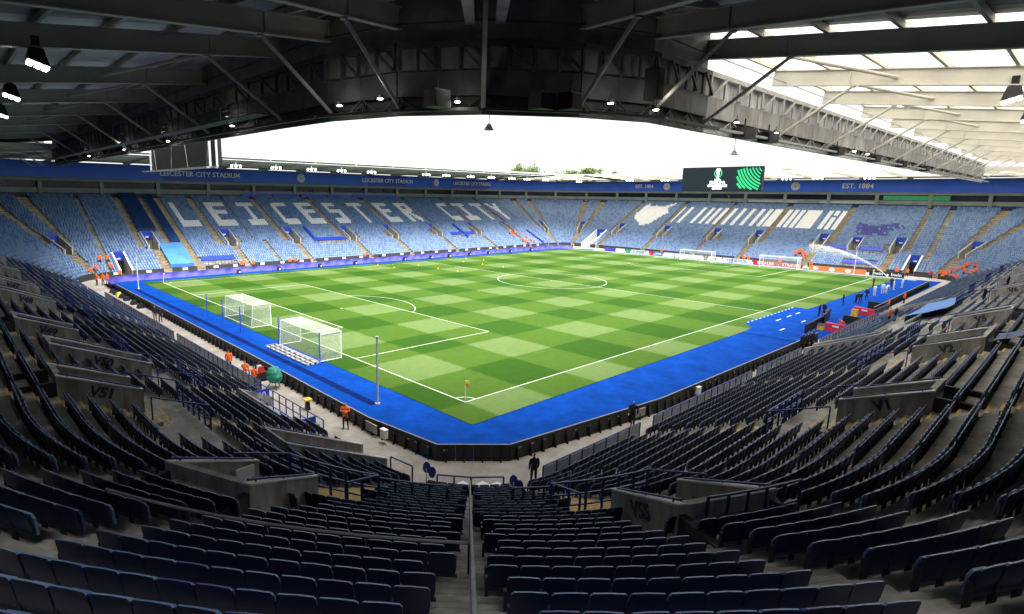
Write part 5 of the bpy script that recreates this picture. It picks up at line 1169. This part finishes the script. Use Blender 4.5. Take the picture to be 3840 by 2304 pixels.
# ================================================================ PEOPLE
def person_mesh(name, pose, pal):
    """pose: dict of joint overrides; one continuous skinned body"""
    J = dict(pel=(0, 0, .95), waist=(0, 0, 1.08), chest=(0, .0, 1.32), neck=(0, .0, 1.49), jaw=(.02, 0, 1.57), head=(.01, 0, 1.66), crown=(0, 0, 1.735), nose=(.10, 0, 1.63),
             shL=(0, .185, 1.42), elL=(-.02, .235, 1.14), wrL=(.06, .215, .90), haL=(.09, .21, .82), shR=(0, -.185, 1.42), elR=(-.02, -.235, 1.14), wrR=(.06, -.215, .90), haR=(.09, -.21, .82),
             hiL=(0, .095, .90), knL=(.03, .11, .50), anL=(0, .12, .09), toL=(.17, .14, .04), hiR=(0, -.095, .90), knR=(.03, -.11, .50), anR=(0, -.12, .09), toR=(.17, -.14, .04))
    J.update(pose)
    Rd = dict(pel=(.155, .125), waist=(.145, .115), chest=(.165, .13), neck=(.06, .06), jaw=(.07, .065), head=(.095, .082), crown=(.06, .055), nose=(.018, .018), shL=.075, elL=.055, wrL=.038, haL=.042, shR=.075, elR=.055, wrR=.038, haR=.042, hiL=.1, knL=.07, anL=.048, toL=.04, hiR=.1, knR=.07, anR=.048, toR=.04)
    if pal.get('coat'):
        for k in ('pel', 'waist', 'chest'): Rd[k] = (Rd[k][0]*1.22, Rd[k][1]*1.25)
        for k in ('shL', 'shR', 'elL', 'elR'): Rd[k] *= 1.25
        Rd['wrL'] = Rd['wrR'] = .05
    E = [('pel', 'waist', 'top'), ('waist', 'chest', 'top'), ('chest', 'neck', 'top'), ('neck', 'jaw', 'skin'), ('jaw', 'head', 'skin'), ('head', 'crown', 'hair'), ('head', 'nose', 'skin')]
    for s in 'LR': E += [('chest', 'sh'+s, 'top'), ('sh'+s, 'el'+s, 'top'), ('el'+s, 'wr'+s, 'top'), ('wr'+s, 'ha'+s, 'skin'), ('pel', 'hi'+s, 'leg'), ('hi'+s, 'kn'+s, 'leg'), ('kn'+s, 'an'+s, 'leg'), ('an'+s, 'to'+s, 'shoe')]
    # five fingers per hand
    for s, sg in (('L', 1), ('R', -1)):
        w, hnd = Vector(J['wr'+s]), Vector(J['ha'+s]); d = (hnd-w).normalized(); side = d.cross(Vector((0, 0, 1))); side = side.normalized() if side.length > .1 else Vector((1, 0, 0)); nrm_ = side.cross(d)
        for i, (o_, l) in enumerate(((-.032, .07), (-.011, .085), (.011, .08), (.032, .062))):
            J[f'f{s}{i}'] = tuple(hnd+side*o_+d*l+nrm_*(.02 if i else .015)); Rd[f'f{s}{i}'] = .0095; E.append(('ha'+s, f'f{s}{i}', 'skin'))
        J[f't{s}'] = tuple(w+(hnd-w)*.6+side*(-.06)+d*.03); Rd[f't{s}'] = .011; E.append(('ha'+s, f't{s}', 'skin'))
    names = list(J); me = bpy.data.meshes.new(name+'_sk'); me.from_pydata([J[k] for k in names], [(names.index(a), names.index(b_)) for a, b_, _ in E], [])
    o = bpy.data.objects.new(name+'_sk', me); col.objects.link(o); md = o.modifiers.new('s', 'SKIN'); md.use_smooth_shade = True; md.branch_smoothing = .6
    for i, k in enumerate(names):
        v = me.skin_vertices[0].data[i]; r_ = Rd[k]; v.radius = r_ if isinstance(r_, tuple) else (r_, r_); v.use_root = (k == 'pel')
    o.modifiers.new('d', 'SUBSURF').levels = 1
    dg = bpy.context.evaluated_depsgraph_get(); m2 = bpy.data.meshes.new_from_object(o.evaluated_get(dg)); bpy.data.objects.remove(o); bpy.data.meshes.remove(me); m2.name = name
    m2.materials.clear(); keys = ['top', 'leg', 'skin', 'hair', 'shoe', 'vest']
    for k in keys: m2.materials.append(MATS[pal.get(k, pal['top'])])
    segs = [(np.array(J[a]), np.array(J[b_]), keys.index(t)) for a, b_, t in E]
    A = np.array([s[0] for s in segs]); B = np.array([s[1] for s in segs]); T = [s[2] for s in segs]; rad = np.array([(lambda r_: max(r_) if isinstance(r_, tuple) else r_)(Rd[a]) for a, _, _ in E])
    cz_ = J['pel'][2]
    for pl in m2.polygons:
        c = np.array(pl.center); ab = B-A; f = np.clip(((c-A)*ab).sum(1)/(ab*ab).sum(1), 0, 1); dd = np.linalg.norm(A+ab*f[:, None]-c, axis=1)-rad*.6; t = T[int(dd.argmin())]
        hd = np.array(J['head'])
        if np.linalg.norm(c-hd) < .14: t = 3 if (c[2]-hd[2] > .035 or (c[0]-hd[0] < -.03 and c[2] > hd[2]-.06)) else 2
        if pal.get('coat') and t == 1 and abs(c[2]-cz_) < .16 and pose.get('_sit') is None: t = 0
        pl.material_index = t
    return m2
SIT = dict(pel=(0, 0, .5), waist=(0, 0, .64), chest=(.02, 0, .88), neck=(.04, 0, 1.05), jaw=(.07, 0, 1.13), head=(.06, 0, 1.22), crown=(.05, 0, 1.295), nose=(.155, 0, 1.19), shL=(.02, .185, .98), shR=(.02, -.185, .98), elL=(.08, .25, .72), elR=(.08, -.25, .72), wrL=(.3, .16, .6), wrR=(.3, -.16, .6), haL=(.37, .13, .6), haR=(.37, -.13, .6), hiL=(.03, .1, .48), hiR=(.03, -.1, .48), knL=(.43, .13, .5), knR=(.43, -.13, .5), anL=(.42, .13, .09), anR=(.42, -.13, .09), toL=(.58, .14, .04), toR=(.58, -.14, .04), _sit=1)
FOLD = dict(elL=(.05, .29, 1.16), elR=(.05, -.29, 1.16), wrL=(.21, .02, 1.2), haL=(.2, -.08, 1.22), wrR=(.23, -.02, 1.16), haR=(.22, .08, 1.15), knL=(.03, .14, .5), anL=(0, .17, .09), toL=(.17, .2, .04))
WALK = dict(knL=(.16, .1, .52), anL=(.2, .1, .1), toL=(.37, .11, .06), knR=(-.02, -.1, .5), anR=(-.26, -.1, .13), toR=(-.1, -.11, .04), elL=(-.16, .24, 1.16), wrL=(-.12, .24, .93), haL=(-.1, .24, .85), elR=(.08, -.25, 1.15), wrR=(.24, -.23, .96), haR=(.3, -.22, .9))
BEND = dict(waist=(.06, 0, 1.04), chest=(.24, 0, 1.2), neck=(.37, 0, 1.28), jaw=(.44, 0, 1.31), head=(.49, 0, 1.37), crown=(.52, 0, 1.44), nose=(.58, 0, 1.32), shL=(.3, .19, 1.26), shR=(.3, -.19, 1.26), elL=(.38, .24, 1.0), elR=(.38, -.24, 1.0), wrL=(.42, .2, .76), wrR=(.42, -.2, .76), haL=(.43, .19, .68), haR=(.43, -.19, .68), knL=(.08, .14, .5), knR=(.08, -.14, .5))
def clean(p): return {k: v for k, v in p.items()}
class PoseDict(dict): pass
PAL = dict(steward=dict(top='orange_hi', leg='cloth_black', skin='skin', hair='hair', shoe='black', coat=1), hivis=dict(top='orange_hi', leg='cloth_navy', skin='skin', hair='yellow_hi', shoe='black', coat=1), dark=dict(top='cloth_black', leg='cloth_black', skin='skin', hair='hair', shoe='black', coat=1), navy=dict(top='cloth_navy', leg='cloth_black', skin='skin', hair='hair', shoe='black'), white=dict(top='cloth_white', leg='cloth_white', skin='skin', hair='hair', shoe='cloth_white'), red=dict(top='red', leg='cloth_black', skin='skin', hair='hair', shoe='black', coat=1))
POSE = dict(stand={}, fold=FOLD, walk=WALK, sit=SIT, bend=BEND)
_pm = {}
def pmesh(pose, pal):
    if (pose, pal) not in _pm:
        pz = dict(POSE[pose]); sit = pz.pop('_sit', None)
        class D(dict):
            pass
        q = D(pz)
        if sit: globals()['_sitflag'] = 1
        _pm[(pose, pal)] = person_mesh(f'person_{pose}_{pal}', q, PAL[pal])
    return _pm[(pose, pal)]
def person(pose, pal, loc, face, lab, grp=None, sc=1.0):
    o = link('person', pmesh(pose, pal), loc=tuple(map(float, loc)), rz=R(face)); o.scale = (sc*random.uniform(.97, 1.04),)*3; return tag(o, lab, 'person', grp)
def Zr(x0, y0, sc): return lambda x, y: (x0+x/sc, y0+y/sc)
zK = Zr(400, 1250, 2308/700); z6 = Zr(2560, 768, 2473/1280); zF = Zr(0, 640, 2261/640); zA_ = Zr(560, 720, 2474/700); zB_ = Zr(1240, 720, 2474/800); zE = Zr(3200, 660, 2374/640); zL = Zr(2400, 900, 2474/700); zJ = Zr(0, 1000, 2474/700)
# near
person('fold', 'steward', (-8.75, 1.35, 0), 225, 'steward in orange coat with folded arms on the path by the near corner')
person('stand', 'dark', (-5.35, -10.55, 0), 60, 'officer in black uniform seen from behind at the foot of the stand')
b = MB(); b.box((-6.52, -11.62, 1.50), (-6.3, -11.66, 1.62), 'white') if False else None
person('walk', 'dark', (5.1, -9.75, 0), 200, 'man in black with white shoes walking along the dugout side path')
person('stand', 'steward', (-9.65, 17.2, 0), 60, 'steward in orange coat standing at the railing behind the spare goal')
person('sit', 'steward', (-9.3, 15.0, 0), 40, 'steward in orange coat sitting on a chair behind the spare goal')
person('sit', 'steward', (-9.35, 13.2, 0), 30, 'second seated steward in orange coat beside the kit trolley')
for i, (x, y) in enumerate(((2060, 720), (2130, 735))): q = gz(*zJ(x, y)); person('stand', 'navy', (q[0], q[1], 0), 240+20*i, ['person in navy with a green bib on the path behind the goal', 'person in navy with a red bib on the path behind the goal'][i], 'pair on the path behind the goal')
# corner group past the goals
for i, (x, y) in enumerate(((1290, 1484), (1370, 1480), (1425, 1470))): q = gz(*zF(x, y+40)); person('stand', 'hivis', (q[0], q[1], 0), 200+30*i, 'steward in orange and yellow vest standing in the corner group by the purple cloth', 'corner stewards in vests', 1.05)
for i, (x, y) in enumerate(((1325, 1215), (1430, 1205), (1265, 1300), (1195, 1340), (1470, 1285))):
    q = tz(*zF(x, y), .6)
    if q is not None: person('sit' if i > 1 else 'stand', 'steward', (q[0], q[1], zt(q[0], q[1], dout(q[0], q[1]))+.1), 280, 'steward in orange coat among the seats of the corner block past the goals', 'stewards in the corner seats', 1.05)
q = gz(*zF(1580, 1410)); person('stand', 'steward', (-4.2, 76.5, 0), 270, 'steward in orange coat standing beside the players tunnel mouth')
# letter side
for i, (X, l) in enumerate(((16.4, 'steward in orange coat at the end of the front blue platform'), (18.6, 'steward in orange coat by the stairs beside the front platform'), (26.0, 'steward in orange coat leaning on the black wall below the I'), (27.3, 'second steward in orange coat on the black wall below the I'), (43.5, 'steward in orange and yellow vest behind the purple cloth'))): person('stand', 'hivis' if i == 4 else 'steward', (X, 77.6, 0), 270, l, None, 1.05)
for i, (x, y) in enumerate(((2075, 485), (2095, 470), (2110, 510), (2135, 495), (2170, 510), (2215, 560), (2235, 580), (2260, 590), (2262, 525), (2285, 600), (2312, 555), (2355, 580))):
    q = tz(*zB_(x, y), .6)
    if q is not None: person('sit' if i % 3 else 'stand', 'steward', (q[0], q[1], zt(q[0], q[1], dout(q[0], q[1]))+.12), 270, 'steward in orange coat sitting with others below the last letter', 'stewards below the last letter', 1.05)
for i, X in enumerate((46, 60.5, 84.5, 88.2, 95.0, 103.5)): person('stand' if i % 2 else 'bend', 'dark', (X, 75.6, 0), 250+20*i, 'person in dark clothes between the purple cloth and the black wall', 'people behind the purple cloth')
# map side
for i, (px_, l) in enumerate(((2476, 'steward in orange coat behind the white boards'), (2786, 'steward in orange coat between the far goals'), (2803, 'second steward in orange coat between the far goals'), (2922, 'steward in orange coat behind the net of the far spare goal'), (3040, 'steward in orange coat above the orange board'), (3298, 'steward in orange coat at the foot of the stairs by the spray'))): person('stand', 'steward', (112.3, ypl(px_, 112.3), 0), 180, l, None, 1.05)
for i, (x, y) in enumerate(((2060, 215), (2100, 165), (2125, 190), (2165, 200), (2185, 225), (2165, 250))):
    q = tz(*zL(x, y), .6)
    if q is not None: person('sit' if i % 2 else 'stand', 'steward', (q[0], q[1], zt(q[0], q[1], dout(q[0], q[1]))+.12), 180, 'steward in orange coat in the cluster on the stairs behind the far spare goal', 'stewards on the stairs behind the far spare goal', 1.05)
for i, (x, y) in enumerate(((690, 1340), (740, 1345))): person('stand', 'steward', (113.2, -2.0-i*1.6, 0), 180, 'steward in orange coat in front of the tunnel by the spray', 'stewards before the tunnel by the spray', 1.05)
person('stand', 'red', (112.6, -7.3, 0), 180, 'person in red and white top beside the tunnel by the spray')
for i, (x, y) in enumerate(((1220, 1420), (1255, 1410), (1265, 1440), (1310, 1365), (1370, 1360), (1375, 1400), (1440, 1420), (1475, 1300), (1535, 1370), (1560, 1260), (1600, 1255), (1650, 1355), (1690, 1280), (1705, 1330))):
    q = tz(*zE(x, y), .6)
    if q is not None: person('sit' if i % 4 else 'stand', 'steward', (q[0], q[1], zt(q[0], q[1], dout(q[0], q[1]))+.12), 150, 'steward in orange coat in the large seated group past the dugouts', 'stewards in the bend past the dugouts', 1.05)
# dugout side
for i, (x, y) in enumerate(((770, 1040), (785, 1000), (830, 1035), (850, 1050), (885, 1045))): q = gz(*z6(x, y)); person('stand', 'dark' if i % 2 else 'navy', (q[0], min(q[1], -10.0)-.1*i, 0), 60+40*i, 'person in dark coat in the huddle on the path near the V4 tunnel', 'huddle in dark coats on the path')
for i, (x, y) in enumerate(((985, 815), (1020, 815))): q = gz(*z6(x, y)); person('stand', 'dark', (q[0], q[1], .06), 90+60*i, ['person in dark coat on the blue apron beside the tall barrier', 'taller person in dark coat on the blue apron'][i])
for (x, y, pal, pose, l) in ((1158, 732, 'dark', 'stand', 'person in black standing on the blue turf by the touchline'), (1378, 605, 'dark', 'stand', 'person in black standing on the grass edge towards the corner flag'), (1508, 605, 'dark', 'walk', 'person in black bending by the players in white'), (1385, 665, 'white', 'stand', 'player in white warming up alone on the blue turf'), (1445, 650, 'white', 'stand', 'player in white beside a teammate on the blue turf'), (1468, 645, 'white', 'bend', 'player in white leaning forward on the blue turf'), (1525, 620, 'white', 'stand', 'player in white past the leaning teammate'), (1588, 605, 'white', 'stand', 'player in white close to the bwin boards'), (1250, 715, 'dark', 'bend', 'camera operator in black bending over a tripod'), (1282, 715, 'navy', 'stand', 'camera operator in navy with a green bib'), (1330, 690, 'dark', 'stand', 'helper in black beside the camera operators')):
    q = gz(*z6(x, y)); person(pose, pal, (q[0], max(q[1], -9.0), .06), random.uniform(0, 360), l)
for (x, y, l, s) in ((1550, 710, 'steward in orange coat standing behind the boards past the dugouts', 'stand'), (1355, 755, 'steward in orange coat behind the second crimson dugout end', 'stand'), (1100, 915, 'steward in orange crouching over the first crimson dugout end', 'bend')): q = gz(*z6(x, y)); person(s, 'steward', (q[0], min(q[1], -10.2), 0), 120, l)
for (x, y, pal, l) in ((1495, 840, 'steward', 'steward in orange coat on the terrace below the light blue tarp'), (1540, 830, 'dark', 'person in black beside the steward below the light blue tarp'), (2180, 700, 'dark', 'person in black standing on the terrace above the light blue tarp'), (2350, 600, 'dark', 'person in black high on the terrace beyond the light blue tarp')):
    q = tz(*z6(x, y), .3)
    if q is not None: person('stand', pal, (q[0], q[1], zt(q[0], q[1], dout(q[0], q[1]))), 80, l)

# ================================================================ TREES BEYOND THE ROOF
def tree(px_, py_, D, rad, hh, lab, seed):
    rr = random.Random(seed); d = ray(px_, py_); t = D/math.hypot(d[0], d[1]); top = CAM+d*t; H = float(top[2]); x, y = float(top[0]), float(top[1]); e = empty('tree', (x, y, 0), lab, 'tree', 'trees beyond the far roof')
    b = MB(); b.tube((x, y, 0), (x, y, H*.6), .45, 'bark', 8, .25)
    for i in range(5): a = rr.uniform(0, 6.28); b.tube((x, y, H*(.4+.04*i)), (x+rad*.6*math.cos(a), y+rad*.6*math.sin(a), H*(.65+.05*i)), .16, 'bark', 5, .05)
    b.build('trunk', e)
    V, F = [], []; cl = [(rr.gauss(0, rad*.42), rr.gauss(0, rad*.42), H-hh*(.1+.9*rr.random()**1.0)) for _ in range(26)]
    for cx_, cy_, cz_ in cl:
        for _ in range(120):
            p = Vector((x+cx_+rr.gauss(0, rad*.16), y+cy_+rr.gauss(0, rad*.16), min(cz_+rr.gauss(0, hh*.09), H+.3))); n_ = Vector((rr.gauss(0, 1), rr.gauss(0, 1), rr.gauss(0, 1)+.5)).normalized(); u = n_.orthogonal().normalized()*rr.uniform(.15, .34); w = n_.cross(u)*.8; k = len(V); V += [p-u, p+w, p+u, p-w]; F.append((k, k+1, k+2, k+3))
    me = bpy.data.meshes.new('crown'); me.from_pydata([tuple(v) for v in V], [], F); me.materials.append(MATS['foliage']); link('crown', me, e)
for i, (a, c, D, rd, hh, l) in enumerate(((1957, 619, 210, 5.5, 8, 'broad green tree crown peeping over the roof line'), (1935, 645, 205, 4, 6, 'low green tree crown beside the broad one'), (2005, 632, 215, 4.5, 7, 'green tree crown sloping off the broad one'), (2140, 642, 230, 5, 6, 'green tree crown in the middle of the roof line'), (2218, 634, 240, 4.0, 6, 'thin wispy tree crown beside the middle one'), (2305, 648, 240, 2.2, 4, 'tiny lone tree crown near the video screen'), (2955, 636, 260, 3, 5, 'small tree crown over the map stand roof'))): tree(a, c, D, rd, hh, l, i+5)

# ---------------------------------------------------------------- lettering to real meshes
dg = bpy.context.evaluated_depsgraph_get(); dg.update()
for o in TEXTS:
    me = bpy.data.meshes.new_from_object(o.evaluated_get(dg)); n_ = o.name; p_ = o.parent; mb = o.matrix_basis.copy(); bpy.data.objects.remove(o)
    q = bpy.data.objects.new('lettering', me); col.objects.link(q); q.parent = p_; q.matrix_basis = mb
